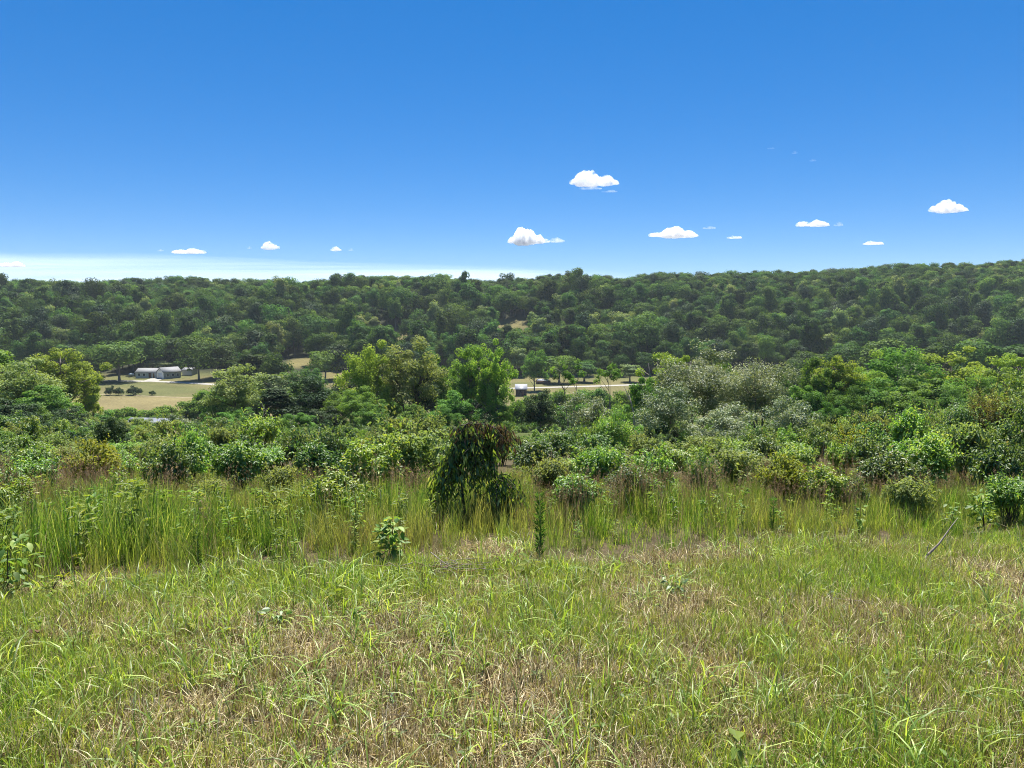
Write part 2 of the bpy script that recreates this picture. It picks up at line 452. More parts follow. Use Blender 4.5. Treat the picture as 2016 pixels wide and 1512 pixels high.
# ------------------------------------------------------------------ tree builder
def crown_points(g, H, W, cb, K, lobmax=1.35):
    """clump centres in an uneven egg-shaped crown"""
    d = rdir(K, g); d[:, 2] = np.where(d[:, 2] < -.35, -d[:, 2], d[:, 2])
    lob = 1 + .22 * np.sin(3 * np.arctan2(d[:, 1], d[:, 0]) + g.uniform(0, 6)) * g.uniform(.4, 1) + .15 * g.normal(size=K)
    r = (g.random(K) ** .42) * np.clip(lob, .55, lobmax)
    cz = H * (cb + .42 * (1 - cb)); hz = H - cz
    c = d * r[:, None] * np.array([W / 2 * .84, W / 2 * .84, hz * .86])
    c[:, 2] = np.where(c[:, 2] < 0, c[:, 2] * (cz - H * cb) / max(hz, 1e-3) * 1.0, c[:, 2])
    c[:, 2] += cz
    return c
def tree_meshes(seed, H, W, cb=.25, K=40, leaves=3000, ls=.6, lw=.45, cr=.17, leafm=None, trunks=1, tr=.018, limbs=.7, style='round', barkm=None, droop=.2, bare=0, lobmax=1.35, shell=0.0):
    g = np.random.default_rng(seed)
    tk, cw = MB(), MB()
    if style == 'cone':
        zz = g.random(K) ** .8
        rr = (1 - zz) ** .75 * W / 2 * (.55 + .45 * g.random(K)); aa = g.uniform(0, 2 * np.pi, K)
        c = np.stack([np.cos(aa) * rr, np.sin(aa) * rr, H * cb + zz * H * (1 - cb) * .96], 1)
    else:
        c = crown_points(g, H, W, cb, K, lobmax)
    base_r = H * tr / math.sqrt(trunks)
    roots = []
    for k in range(trunks):
        a = 2 * np.pi * k / trunks + g.uniform(0, 1); sp = (W * .20 if trunks > 1 else W * .05)
        top = np.array([math.cos(a) * sp, math.sin(a) * sp, H * (.78 if style != 'cone' else .95)])
        b0 = np.array([math.cos(a), math.sin(a), 0]) * (W * .012 * (trunks > 1))
        t = np.linspace(0, 1, 9)[:, None]
        p = b0 * (1 - t) + top * t + np.stack([np.sin(t[:, 0] * 5 + a) * W * .015, np.cos(t[:, 0] * 4 + a) * W * .015, 0 * t[:, 0]], 1) * t
        p[0, 2] -= .3
        add_tube(tk, p, base_r * (1 - .85 * t[:, 0] ** .9) * np.r_[1.35, np.ones(8)], 7)
        roots.append(p)
    for i in range(K):
        if g.random() > limbs: continue
        p = roots[int(np.argmin([np.linalg.norm(q[-1, :2] - c[i, :2]) for q in roots]))]
        zt = np.clip(c[i, 2] - np.linalg.norm(c[i, :2]) * g.uniform(.5, 1.0) - .03 * H, H * max(cb * .6, .08), H * .76)
        j = int(np.clip(np.searchsorted(p[:, 2], zt), 1, len(p) - 1))
        s0 = p[j]; e = c[i]; m_ = s0 * .5 + e * .5 + np.array([0, 0, .06 * H * g.uniform(-.3, 1)])
        t = np.linspace(0, 1, 5)[:, None]
        q = s0 * (1 - t) ** 2 + 2 * m_ * t * (1 - t) + e * t * t
        add_tube(tk, q, base_r * .42 * (1 - .8 * t[:, 0]), 4)
        if bare:
            for _ in range(bare):
                e2 = e + rdir(1, g)[0] * W * .12 + [0, 0, W * .03]
                add_tube(tk, np.stack([e * .6 + m_ * .4, (e + e2) / 2 + [0, 0, .1], e2]), base_r * np.array([.14, .09, .03]), 3)
    n_c = np.maximum(g.normal(1, .35, K), .2); n_c = (n_c / n_c.sum() * leaves).astype(int)
    P, D, Nn, V = [], [], [], []
    for i in range(K):
        n = n_c[i]
        if n < 1: continue
        d = rdir(n, g); rad = W * cr * g.uniform(.7, 1.25)
        q = c[i] + d * (g.random(n) ** .45)[:, None] * rad * np.array([1, 1, .72 if style != 'cone' else .6])
        q[:, 2] = np.maximum(q[:, 2], H * cb * .35)
        P.append(q)
        if shell:                              # far crowns: leaf sprays lie along the outside of each clump
            q = c[i] + d * (g.random(n) ** .22)[:, None] * rad * np.array([1, 1, .8]); P[-1] = q
            out_ = unit(q - np.array([0, 0, H * .45]))
            Nn.append(unit((.75 * d + .45 * out_ + np.array([0, 0, .2])) * shell + .35 * rdir(n, g)))
        else: Nn.append(unit(.55 * d + np.array([0, 0, .55]) + .55 * rdir(n, g)))
        dd = rdir(n, g); dd[:, 2] -= droop; D.append(dd)
        V.append(np.clip(g.normal(.5, .2, n) + g.normal(0, .17), 0, 1))
    P, D, Nn, V = map(np.concatenate, (P, D, Nn, V))
    D = D - Nn * (D * Nn).sum(1, keepdims=True)
    sz = g.uniform(.7, 1.3, len(P))
    add_leaves(cw, P - unit(D) * (ls * .5 * sz)[:, None], D, Nn, ls * sz, lw * sz, V, fold=.18, curl=.12)
    return tk.mesh('trunk', barkm or BARK), cw.mesh('crown', leafm)

def plant_tree(name, meshes, loc, scale=(1, 1, 1), rz=0.0, label=None, cat='tree', group=None, part2='crown'):
    e = link(name, None, None, loc); e.rotation_euler = (0, 0, rz); e.scale = scale; e.empty_display_size = .3
    link('trunk', meshes[0], e); link(part2, meshes[1], e)
    return tag(e, label, cat, group)

# ------------------------------------------------------------------ wooded hillside
HILL_H, HILL_W = 16.5, 11.0
hill_lib = []
for k in range(9):
    H_ = HILL_H * (1, 1.12, .92, 1.05, .86, 1.0, 1.15, .95, 1.1)[k]; W_ = HILL_W * (1, .8, 1.2, .95, 1.1, 1.3, .75, 1.05, .9)[k]
    hill_lib.append((H_, W_, tree_meshes(100 + k, H_, W_, .05, 34, 4200, .62, .46, .20, L_HILL, limbs=.2, lobmax=1.0, shell=1.0)))
hill_lib_b = [(h, w, (m[0], (lambda c: (c.materials.clear(), c.materials.append(mt), c)[2])(m[1].copy()))) for (h, w, m), mt in
              zip([hill_lib[i] for i in (0, 3, 5, 1)], [L_MID, L_DARK, L_DARK, L_OLIVE])]
HLIB = hill_lib + hill_lib_b          # 0-8 common green, 9-12 lighter / darker kinds
BUILD_X, BUILD_Y, BUILD_Z = ground_at(325, 745)

cand = []
sp = 8.4
gy = np.arange(346, 690, sp * .92)
for j, y in enumerate(gy):
    hw = y * .72 + 30
    for x in np.arange(-hw, hw, sp):
        cand.append((x + (j % 2) * sp / 2, y))
for j, y in enumerate(np.arange(500, 690, 7.2)):   # the upper slope carries more, smaller trees
    for x in np.arange(-y * .72 - 30, y * .72 + 30, 16.0): cand.append((x + (j % 2) * 8, y))
cand = np.array(cand); cand += rng.uniform(-.42, .42, cand.shape) * sp
cx, cy = cand[:, 0], cand[:, 1]
y0c = 352 + 26 * sstep(40, 160, cx) - 10 * np.exp(-((cx + 90) / 60.0) ** 2)
keep = cy > y0c + 5 + 4 * rng.random(len(cx))
keep &= ~((np.abs(cx - BUILD_X) < 22) & (cy < BUILD_Y + 24))
for (X, Wd, ya, yb) in clear_xy:
    keep &= ~((np.abs(cx - X) < Wd + 2) & (cy > ya - 3) & (cy < yb + 2))
cand = cand[keep]; cx, cy = cand[:, 0], cand[:, 1]; cz = terrain(cx, cy)
n = len(cand)
kind = rng.integers(0, 9, n)
u = rng.random(n); kind = np.where(u < .17, rng.integers(9, 13, n), kind)
scl = np.clip(rng.normal(1.0, .22, n), .6, 1.5) * (.8 + .45 * fbm(cx * .02, cy * .02, 2))
scl *= 1 - .2 * sstep(440, 580, cy)
hmax = np.full(n, 9.0)
# trees standing in front of a clearing are young and low, so that the open ground shows
px_, py_ = project(cx, cy, cz)
for (a, b_, t_, u_), (X, Wd, ya, yb) in zip(CLEAR, clear_xy):
    near = (px_ > a - 14) & (px_ < b_ + 14) & (cy < ya) & (cy > ya - 70)
    zmax = np.array([top_z(u_, yy) for yy in cy])
    lim = np.clip((zmax - cz) / 16.0, .12, 2)
    scl = np.where(near, np.minimum(scl, lim), scl); hmax = np.where(near, np.minimum(hmax, lim), hmax)
HH = np.array([m[0] for m in HLIB])[kind] / 16.5
hgt = np.minimum(scl * np.clip(rng.normal(1.0, .16 - .1 * sstep(520, 600, cy), n), .7, 1.35), hmax * .95)
hgt = np.where(cy > 540, np.minimum(hgt, .98 / HH), hgt)
rotz = rng.uniform(0, 6.28, n)
stretch = rng.uniform(.88, 1.15, n)
vis = (px_ > -20) & (px_ < 2036)
order = np.argsort(np.where(vis, cy, 1e6))
ind, rest = order[:300], order[300:]
tones = {9: 'mid green', 10: 'blackish green', 11: 'blackish green', 12: 'pale olive'}
def hill_place(px):
    for lim, w in ((90, 'at the left edge'), (190, 'left of the spreading tree'), (270, 'behind the spreading tree'), (370, 'behind the house'), (470, 'behind the dark shade tree'), (580, 'left of the tan clearing'),
                   (700, 'near the tan clearings'), (800, 'behind the willow-like tree'), (900, 'behind the olive tree'), (1020, 'behind the yellow-green pair'), (1120, 'behind the metal-roofed shed'), (1290, 'beyond the gravel lane'),
                   (1430, 'behind the taller silvery bush'), (1560, 'behind the lower silvery bush'), (1700, 'behind the sunlit tree'), (1830, 'behind the feathery trees')):
        if px < lim: return w
    return 'towards the right edge'
def ordinal(n):
    return ['first', 'second', 'third', 'fourth', 'fifth', 'sixth', 'seventh', 'eighth', 'ninth', 'tenth'][n] if n < 10 else f"{n + 1}{'th' if 10 <= (n + 1) % 100 <= 20 else {1: 'st', 2: 'nd', 3: 'rd'}.get((n + 1) % 10, 'th')}"
seen = {}
for i in sorted(ind, key=lambda q: px_[q]):
    H_, W_, ms = HLIB[kind[i]]
    s = scl[i]
    ratio = H_ / (W_ * stretch[i])
    shape = 'small' if H_ * s < 9.5 else 'narrow' if ratio > 1.35 else 'spreading' if ratio < 1.05 else 'rounded'
    row = 'hill foot' if cy[i] < y0c.min() + 26 else 'lower hillside'
    tn, pl = tones.get(int(kind[i]), 'dark green'), hill_place(px_[i])
    q = seen.get((shape, tn, row, pl), 0); seen[(shape, tn, row, pl)] = q + 1
    plant_tree('woodland_tree', ms, (cx[i], cy[i], cz[i] - .2), (s * stretch[i], s * stretch[i], hgt[i]), rotz[i],
               f"{ordinal(q)} {shape} {tn} tree from left on the {row} {pl}", 'tree', 'trees along the foot of the wooded hill')

# geometry-node scatter: points with a pick index, rotation, scale and tint
def scatter(name, pts, idx, rot, scale, tint, lib_meshes, label=None, cat=None, mats=None):
    lib = bpy.data.collections.new(name + '_kinds')
    for k, m in enumerate(lib_meshes):
        o = bpy.data.objects.new(f'{name}_kind_{k:02d}', m); lib.objects.link(o)
    me = bpy.data.meshes.new(name); n = len(pts)
    me.vertices.add(n); me.vertices.foreach_set('co', np.asarray(pts, np.float32).ravel())
    def attr(nm, ty, key, d):
        a = me.attributes.new(nm, ty, 'POINT'); a.data.foreach_set(key, np.asarray(d).ravel())
    attr('pick', 'INT', 'value', np.asarray(idx, np.int32)); attr('turn', 'FLOAT_VECTOR', 'vector', np.asarray(rot, np.float32))
    attr('size', 'FLOAT_VECTOR', 'vector', np.asarray(scale, np.float32)); attr('tint', 'FLOAT', 'value', np.asarray(tint, np.float32))
    ng = bpy.data.node_groups.new(name + '_scatter', 'GeometryNodeTree')
    ng.interface.new_socket('Geometry', in_out='INPUT', socket_type='NodeSocketGeometry')
    ng.interface.new_socket('Geometry', in_out='OUTPUT', socket_type='NodeSocketGeometry')
    N, Lk = ng.nodes.new, ng.links.new
    gi, go = N('NodeGroupInput'), N('NodeGroupOutput')
    iop = N('GeometryNodeInstanceOnPoints'); ci = N('GeometryNodeCollectionInfo')
    ci.inputs[0].default_value = lib; ci.inputs['Separate Children'].default_value = True; ci.inputs['Reset Children'].default_value = True
    def na(nm, ty):
        a = N('GeometryNodeInputNamedAttribute'); a.data_type = ty; a.inputs[0].default_value = nm
        return a.outputs[0]
    iop.inputs['Pick Instance'].default_value = True
    Lk(gi.outputs[0], iop.inputs['Points']); Lk(ci.outputs[0], iop.inputs['Instance'])
    Lk(na('pick', 'INT'), iop.inputs['Instance Index'])
    er = N('FunctionNodeEulerToRotation'); Lk(na('turn', 'FLOAT_VECTOR'), er.inputs[0]); Lk(er.outputs[0], iop.inputs['Rotation'])
    Lk(na('size', 'FLOAT_VECTOR'), iop.inputs['Scale']); Lk(iop.outputs[0], go.inputs[0])
    o = link(name, me); md = o.modifiers.new('scatter', 'NODES'); md.node_group = ng
    for m in (mats or []): me.materials.append(m)
    return tag(o, label, cat, kind='stuff')

# merged trunk+crown kinds for the mass of the wood
def joined(ms):
    me = bpy.data.meshes.new('tree_kind'); vs, fs, mi, av, off = [], [], [], [], 0
    for k, m in enumerate(ms):
        nv, nf = len(m.vertices), len(m.polygons)
        v = np.empty(nv * 3, np.float32); m.vertices.foreach_get('co', v); f = np.empty(nf * 3, np.int32); m.loops.foreach_get('vertex_index', f)
        a = np.empty(nv, np.float32); m.attributes['v'].data.foreach_get('value', a)
        vs.append(v.reshape(-1, 3)); fs.append(f.reshape(-1, 3)); mi.append(k); av.append(a)
    mb = MB()
    for k in range(len(ms)): mb.add(vs[k], fs[k], k, av[k])
    return mb.mesh('tree_kind', [m.materials[0] for m in ms])
hz_ = np.zeros(len(rest))
scatter('forest', np.stack([cx[rest], cy[rest], cz[rest] - .2], 1), kind[rest], np.stack([hz_, hz_, rotz[rest]], 1),
        np.stack([scl[rest] * stretch[rest], scl[rest] * stretch[rest], hgt[rest]], 1), hz_, [joined(m[2]) for m in HLIB],
        'dense dark green broadleaf forest covering the hill up to the skyline', 'forest')

# a few crowns that stand proud of the skyline
for px, ty, wpx, lab in [(203, 540, 26, 'small tufted tree standing above the skyline at left'), (385, 533, 46, 'broad dome-shaped tree rising above the left skyline'),
                         (870, 530, 60, 'pale-topped tree rising above the skyline in the middle'), (998, 527, 34, 'round dark tree standing above the middle skyline'),
                         (1772, 505, 40, 'tallest dark tree on the skyline at right'), (1560, 522, 24, 'slim tree poking above the right skyline'),
                         (1440, 522, 26, 'small pointed tree above the skyline right of the clouds')]:
    X, Y, Z = at_dist(px, 606); hh = (top_z(ty + 3, Y) - Z) * .92
    H_, W_, ms = HLIB[(px // 7) % 9]; w = wpx / F_PX * Y * 1.35
    plant_tree('skyline_tree', ms, (X, Y, Z - .3), (w / W_, w / W_, hh / H_), px, lab, 'tree', 'trees breaking the skyline')

# ------------------------------------------------------------------ valley and mid-ground trees
def mid_tree(px, top, wpx, dist, meshes, dims, label, name='valley_tree', group=None, rz=None, part2='crown', cat='tree', xy=None):
    X, Y, Z = at_dist(px, dist) if xy is None else xy
    H_, W_ = dims; h = (top_z(top, Y) - Z) * 1.10; w = wpx / F_PX * Y * 1.25
    return plant_tree(name, meshes, (X, Y, Z - .05), (w / W_, w / W_, h / H_), rng.uniform(0, 6.28) if rz is None else rz, label, cat, group, part2)

A_ = (11, 9)
T_bright = [tree_meshes(300 + k, 11, 9, .04, 130, 20000, .24, .14, .085, L_BRIGHT, trunks=t, tr=.016, limbs=.9) for k, t in enumerate((3, 2, 1))]
T_olive = [tree_meshes(320 + k, 11, 9, .08, 84, 13000, .25, .14, .10, L_OLIVE, trunks=t, tr=.018, limbs=1, barkm=BARK_DARK) for k, t in enumerate((2, 3))]
T_mid = [tree_meshes(340 + k, 11, 9, .03, 57, 14000, .32, .21, .14, L_MID, trunks=t, tr=.018, limbs=.8) for k, t in enumerate((1, 2, 1))]
T_dark = [tree_meshes(360 + k, 11, 9, .02, 55, 13000, .32, .2, .14, L_DARK, limbs=.7) for k in range(2)]
T_cedar = [tree_meshes(380 + k, 11, 6, .03, 90, 15000, .28, .12, .13, L_DARK, style='cone', limbs=.3) for k in range(2)]
T_soft = [tree_meshes(400 + k, 11, 10, .05, 80, 17000, .28, .13, .105, L_BRIGHT, trunks=3, tr=.012, limbs=.8) for k in range(2)]
T_softmid = [tree_meshes(420 + k, 11, 10, .05, 70, 16000, .28, .13, .11, L_MID, trunks=2, tr=.012, limbs=.8) for k in range(2)]

GV = 'trees on the near side of the valley'
mid_tree(128, 694, 128, 118, T_bright[2], A_, 'open bright green tree with dark trunk at left, left of the house', group=GV)
mid_tree(45, 712, 150, 100, T_olive[0], A_, 'grey-green tree at the left edge beside the open bright tree', group=GV)
mid_tree(-40, 690, 160, 110, T_mid[0], A_, 'mid green tree cut by the left edge of the picture', group=GV)
mid_tree(180, 745, 46, 122, T_bright[1], A_, 'small bright tree touching the right side of the open bright tree', group=GV)
mid_tree(95, 765, 110, 92, T_mid[1], A_, 'low mid green tree below the open bright tree at left', group=GV)
mid_tree(20, 790, 110, 80, T_dark[0], A_, 'low dark tree at the left edge above the brambles', group=GV)
mid_tree(468, 722, 130, 110, T_olive[1], A_, 'pale olive airy tree with thin dark trunks right of the hay field', group=GV)
mid_tree(545, 770, 120, 96, T_cedar[0], (11, 6), 'broad dark cedar right of the pale olive tree', group=GV)
mid_tree(618, 748, 96, 122, T_dark[1], A_, 'dark blue-green tree between the cedar and the pale willow-like tree', group=GV)
mid_tree(668, 770, 60, 118, T_mid[2], A_, 'narrow green tree left of the pale willow-like tree', group=GV)
mid_tree(725, 682, 100, 106, T_soft[0], (11, 10), 'tall pale willow-like tree with foliage down to the ground', group=GV)
mid_tree(705, 770, 100, 98, T_softmid[0], (11, 10), 'rounded green bushy tree at the foot of the willow-like tree', group=GV)
mid_tree(808, 670, 130, 108, T_olive[0], A_, 'tall thin-leaved olive tree with two dark trunks showing', group=GV)
mid_tree(850, 700, 70, 118, T_mid[0], A_, 'green tree wedged behind the olive tree with two trunks', group=GV)
mid_tree(838, 728, 80, 112, T_cedar[1], (11, 6), 'dark narrow cedar between the olive tree and the yellow-green tree', group=GV)
mid_tree(925, 690, 90, 103, T_bright[1], A_, 'left half of the yellow-green pair in the middle, many thin trunks', group=GV)
mid_tree(968, 688, 80, 100, T_bright[0], A_, 'right yellow-green tree of the middle pair beside the shed roof', group=GV)
mid_tree(985, 790, 50, 97, T_bright[2], A_, 'low bright green tree below the shed', group=GV)
mid_tree(900, 775, 80, 96, T_mid[1], A_, 'low green tree under the yellow-green pair', group=GV)
mid_tree(1063, 772, 66, 95, T_dark[0], A_, 'small dark tree with bare trunk standing in the little clearing', group=GV)
mid_tree(1052, 690, 44, 300, T_mid[2], A_, 'slender tree behind the shed with light crown', group=GV)
mid_tree(1312, 704, 100, 62, T_bright[1], A_, 'yellow-green tree behind the left silvery bush', group=GV)
mid_tree(1270, 745, 60, 60, T_mid[0], A_, 'green tree left of the silvery bushes', group=GV)
mid_tree(1415, 712, 80, 58, T_mid[2], A_, 'green tree behind and between the silvery bushes', group=GV)
mid_tree(1600, 716, 70, 88, T_mid[1], A_, 'green tree right of the silvery bushes with dark underside', group=GV)
mid_tree(1640, 708, 100, 92, T_bright[2], A_, 'sunlit yellow-green tree right of the silvery bushes', group=GV)
mid_tree(1760, 700, 160, 104, T_softmid[1], (11, 10), 'wide fine-leaved pale green tree at right', group=GV)
mid_tree(1700, 718, 110, 98, T_soft[1], (11, 10), 'feathery light green tree left of the wide fine-leaved one', group=GV)
mid_tree(1722, 755, 170, 90, T_softmid[0], (11, 10), 'low broad feathery tree in front of the wide fine-leaved one', group=GV)
mid_tree(1880, 702, 150, 112, T_bright[0], A_, 'bright rounded tree near the right edge', group=GV)
mid_tree(1975, 706, 130, 106, T_bright[1], A_, 'bright tree at the right edge of the picture', group=GV)
mid_tree(2080, 700, 150, 108, T_mid[1], A_, 'green tree cut by the right edge of the picture', group=GV)
mid_tree(1830, 745, 120, 94, T_mid[0], A_, 'dark-bottomed green tree below the bright rounded tree at right', group=GV)
mid_tree(1925, 750, 110, 88, T_softmid[1], (11, 10), 'low green tree below the bright tree at the right edge', group=GV)
mid_tree(1990, 745, 110, 86, T_mid[2], A_, 'low green tree at the right edge above the brambles', group=GV)

# trees around the house and on the valley floor
GH = 'trees around the house and hay field'
mid_tree(235, 668, 100, 338, HLIB[2][2], HLIB[2][:2], 'large spreading tree left of the house', group=GH)
mid_tree(300, 660, 60, 368, HLIB[9][2], HLIB[9][:2], 'pale green tree behind the house roof', group=GH)
mid_tree(338, 668, 60, 372, HLIB[3][2], HLIB[3][:2], 'dark tree behind the garage gable', group=GH)
mid_tree(392, 664, 84, 340, HLIB[5][2], HLIB[5][:2], 'big dark rounded tree right of the house shading the lane', group=GH)
mid_tree(428, 676, 64, 346, HLIB[0][2], HLIB[0][:2], 'dark tree just right of the big shade tree by the house', group=GH)
mid_tree(195, 690, 70, 336, HLIB[4][2], HLIB[4][:2], 'dark tree left of the large spreading tree by the house', group=GH)
mid_tree(312, 706, 44, 364, HLIB[12][2], HLIB[12][:2], 'low light green tree close behind the house', group=GH)
mid_tree(345, 710, 30, 366, HLIB[9][2], HLIB[9][:2], 'low light green bushy tree behind the garage', group=GH)
for px, ty, w, d, k, lab in [(500, 690, 70, 300, 6, 'green tree between the pale olive tree and the tan clearing'), (545, 700, 60, 280, 4, 'rounded valley tree left of the tan clearing'),
                             (575, 735, 60, 235, 7, 'low valley tree below the tan clearing'), (618, 722, 44, 245, 8, 'small green tree just below the tan clearing'),
                             (640, 690, 60, 340, 9, 'round green tree right of the tan clearing'), (665, 680, 50, 345, 10, 'very dark tree above the lower tan clearing'),
                             (520, 730, 80, 215, 12, 'mid green valley tree left of the gravel lane gap'), (1100, 700, 60, 330, 9, 'green tree beyond the gravel lane left of the bare trees'),
                             (1150, 708, 50, 335, 1, 'green tree beyond the gravel lane behind the bare trees'), (1240, 715, 40, 336, 12, 'small green tree at the far side of the gravel lane'),
                             (1585, 690, 80, 330, 2, 'broad teal-green tree at right beyond the silvery bushes'), (1660, 680, 80, 300, 5, 'broad dark tree behind the sunlit yellow-green tree'),
                             (1560, 715, 50, 260, 4, 'low dark tree right of the gap behind the silvery bushes'), (1740, 672, 90, 280, 3, 'tall tree behind the feathery trees at right'),
                             (1830, 672, 80, 270, 8, 'tree behind the bright rounded tree at right'), (1920, 668, 80, 260, 0, 'tall dark tree behind the bright trees at the right edge'),
                             (2010, 672, 90, 270, 6, 'dark valley tree cut by the right edge'), (1790, 690, 60, 230, 12, 'mid green tree between the feathery and rounded trees')]:
    mid_tree(px, ty, w, d, HLIB[k][2], HLIB[k][:2], lab, group=GH)

GF = 'filler trees of the valley band'
fill = [(a, t, w, d, k) for a, t, w, d, k in [(430, 770, 70, 150, 0), (490, 762, 80, 165, 1), (530, 745, 70, 190, 2), (585, 760, 76, 150, 0), (640, 765, 76, 160, 1), (690, 745, 80, 170, 2), (755, 740, 80, 160, 0), (775, 785, 70, 112, 3),
        (860, 745, 80, 150, 1), (880, 735, 70, 200, 0), (950, 770, 80, 130, 2), (735, 800, 80, 92, 3), (640, 805, 70, 96, 2), (590, 812, 60, 88, 0), (480, 808, 70, 100, 3), (430, 815, 60, 92, 1),
        (10, 735, 90, 150, 0), (75, 740, 80, 140, 3), (60, 800, 70, 84, 1), (130, 805, 80, 88, 2), (1320, 748, 80, 130, 0), (1450, 745, 80, 120, 3), (1540, 745, 70, 120, 1), (1590, 760, 70, 84, 0),
        (1660, 765, 80, 84, 3), (1775, 765, 90, 82, 0), (1870, 770, 80, 80, 3), (1960, 780, 80, 76, 1), (1560, 790, 60, 70, 2), (1640, 795, 70, 66, 3), (870, 805, 70, 90, 3), (820, 800, 60, 94, 1)]]
for q, (a, t, w, d, k) in enumerate(sorted(fill)):
    tm_ = (T_mid[0], T_mid[1], T_dark[0], T_softmid[0])[k]
    mid_tree(a, t, w, d, tm_, (11, 10 if k == 3 else 9), f"{['mid green', 'green', 'dark green', 'feathery green'][k]} filler tree, {ordinal(q)} from left in the valley tree band", group=GF)

# dying trees with bare limbs and a tuft of leaves
T_bare = [tree_meshes(440 + k, 9, 6, .55, 14, 1500, .2, .12, .09, L_MID, trunks=2, tr=.016, limbs=1, barkm=BARK, bare=3) for k in range(2)]
GB = 'half-dead trees below the gravel lane'
mid_tree(1122, 716, 80, 78, T_bare[0], (9, 6), 'half-dead tree with bare limbs and leafy top, left of the pair', name='half_dead_tree', group=GB)
mid_tree(1203, 722, 74, 74, T_bare[1], (9, 6), 'half-dead forked tree with bare limbs and leafy top, right of the pair', name='half_dead_tree', group=GB)
def snag(px, top, dist, label, lean=0, fork=0, seed=1):
    g = np.random.default_rng(seed); X, Y, Z = at_dist(px, dist); h = top_z(top, Y) - Z
    mb = MB(); t = np.linspace(0, 1, 7)[:, None]
    p = np.concatenate([lean * t ** 1.4 + .04 * h * np.sin(t * 7 + seed) * t, .05 * t, t * h], 1); p[0, 2] -= .1
    add_tube(mb, p, h * .02 * (1 - .8 * t[:, 0]), 6)
    e = link('bare_snag', None, None, (X, Y, Z)); link('trunk', mb.mesh('trunk', TWIG), e)
    mb = MB()
    for _ in range(6 + fork):
        j = g.integers(2, 6); b = p[j]; d = rdir(1, g)[0]; d[2] = abs(d[2]) + .4
        L_ = h * g.uniform(.12, .3); add_tube(mb, np.stack([b, b + d * L_ * .5 + [0, 0, .02], b + d * L_]), h * np.array([.008, .005, .002]), 4)
    link('branches', mb.mesh('branches', TWIG), e)
    return tag(e, label, 'dead tree', 'bare snags on the brushy slope')
snag(1272, 715, 62, 'thin bare snag left of the silvery bushes', .2, 0, 3)
snag(1252, 760, 58, 'short leaning bare pole left of the silvery bushes', -.8, 0, 4)
snag(520, 800, 70, 'bare grey snag in front of the broad dark cedar', .1, 1, 6)
snag(575, 815, 60, 'short bare stick standing right of the dark cedar', .1, 0, 8)
snag(195, 828, 55, 'grey dead branches sticking up below the hay field at left', -1.0, 4, 9)

# ------------------------------------------------------------------ silvery olive bushes (about 4 m tall)
S1 = tree_meshes(500, 4.2, 4.2, .03, 90, 22000, .085, .042, .115, L_SILVER, trunks=5, tr=.018, limbs=1, droop=0)
S2 = tree_meshes(501, 4.2, 4.2, .03, 80, 19000, .085, .042, .12, L_SILVER, trunks=4, tr=.018, limbs=1, droop=0)
S3 = tree_meshes(502, 2.4, 2.6, .02, 50, 9000, .075, .04, .14, L_SILVER, trunks=4, tr=.014, limbs=1, droop=0)
GS = 'silvery olive bushes'
mid_tree(1370, 692, 175, 36, S1, (4.2, 4.2), 'large silvery grey-green bush, the left and taller of the two', 'silvery_bush', GS, part2='foliage', cat='bush')
mid_tree(1495, 702, 150, 33, S2, (4.2, 4.2), 'silvery grey bush right of the tallest silvery one', 'silvery_bush', GS, part2='foliage', cat='bush')
mid_tree(1310, 760, 110, 31, S3, (2.4, 2.6), 'low silvery bush at the left foot of the tall silvery bush', 'silvery_bush', GS, part2='foliage', cat='bush')
mid_tree(1160, 778, 100, 32, S3, (2.4, 2.6), 'silvery bush with pale tips below the half-dead trees', 'silvery_bush', GS, part2='foliage', cat='bush')
mid_tree(1560, 785, 110, 29, S3, (2.4, 2.6), 'low silvery bush at the right foot of the silvery pair', 'silvery_bush', GS, part2='foliage', cat='bush')
mid_tree(1430, 800, 120, 26, S3, (2.4, 2.6), 'low silvery bush in front of and between the silvery pair', 'silvery_bush', GS, part2='foliage', cat='bush')

# ------------------------------------------------------------------ brush on the slope below (uncountable cover)
brush_lib = [joined(tree_meshes(540 + k, 2.2, 2.8, .02, 34, 2200, .17, .10, .16, m, trunks=3, tr=.015, limbs=.8)) for k, m in enumerate((L_MID, L_OLIVE, L_BRAMBLE, L_BRAMBLE_D, L_DARK))]
nb = 3800
by = np.where(np.arange(nb) < 1200, 22 + 45 * rng.random(nb) ** .8, 26 + (205 - 26) * rng.random(nb) ** .8)
bx = rng.uniform(-.78, .78, nb) * by + rng.uniform(-3, 3, nb)
bz = terrain(bx, by); bpx, bpv = project(bx, by, bz)
sB = rng.uniform(.45, 1.1, nb) * np.where(np.arange(nb) < 1200, .55, 1)
lim_row = np.interp(bpx, [-400, 0, 150, 300, 700, 1000, 1300, 1600, 1800, 2016, 2400], [812, 815, 830, 838, 842, 850, 845, 830, 808, 785, 780]) + rng.uniform(-4, 26, nb) - np.where(by > 80, 28, 0)
cs_, sn_ = math.cos(PITCH), math.sin(PITCH); tq = np.tan(PITCH + np.arctan((lim_row - 756) / F_PX))
sB = np.clip(np.minimum(sB, (EYE - tq * by - bz) / 2.4), .12, 1.4)
okb = np.ones(nb, bool)
cxg, cyg, _ = ground_at(1080, 853)
okb &= ~((np.abs(bx - cxg) < 4.5) & (np.abs(by - cyg) < 26) )
okb &= ~((bpx > 1015) & (bpx < 1120) & (by < cyg) & (by > 40))
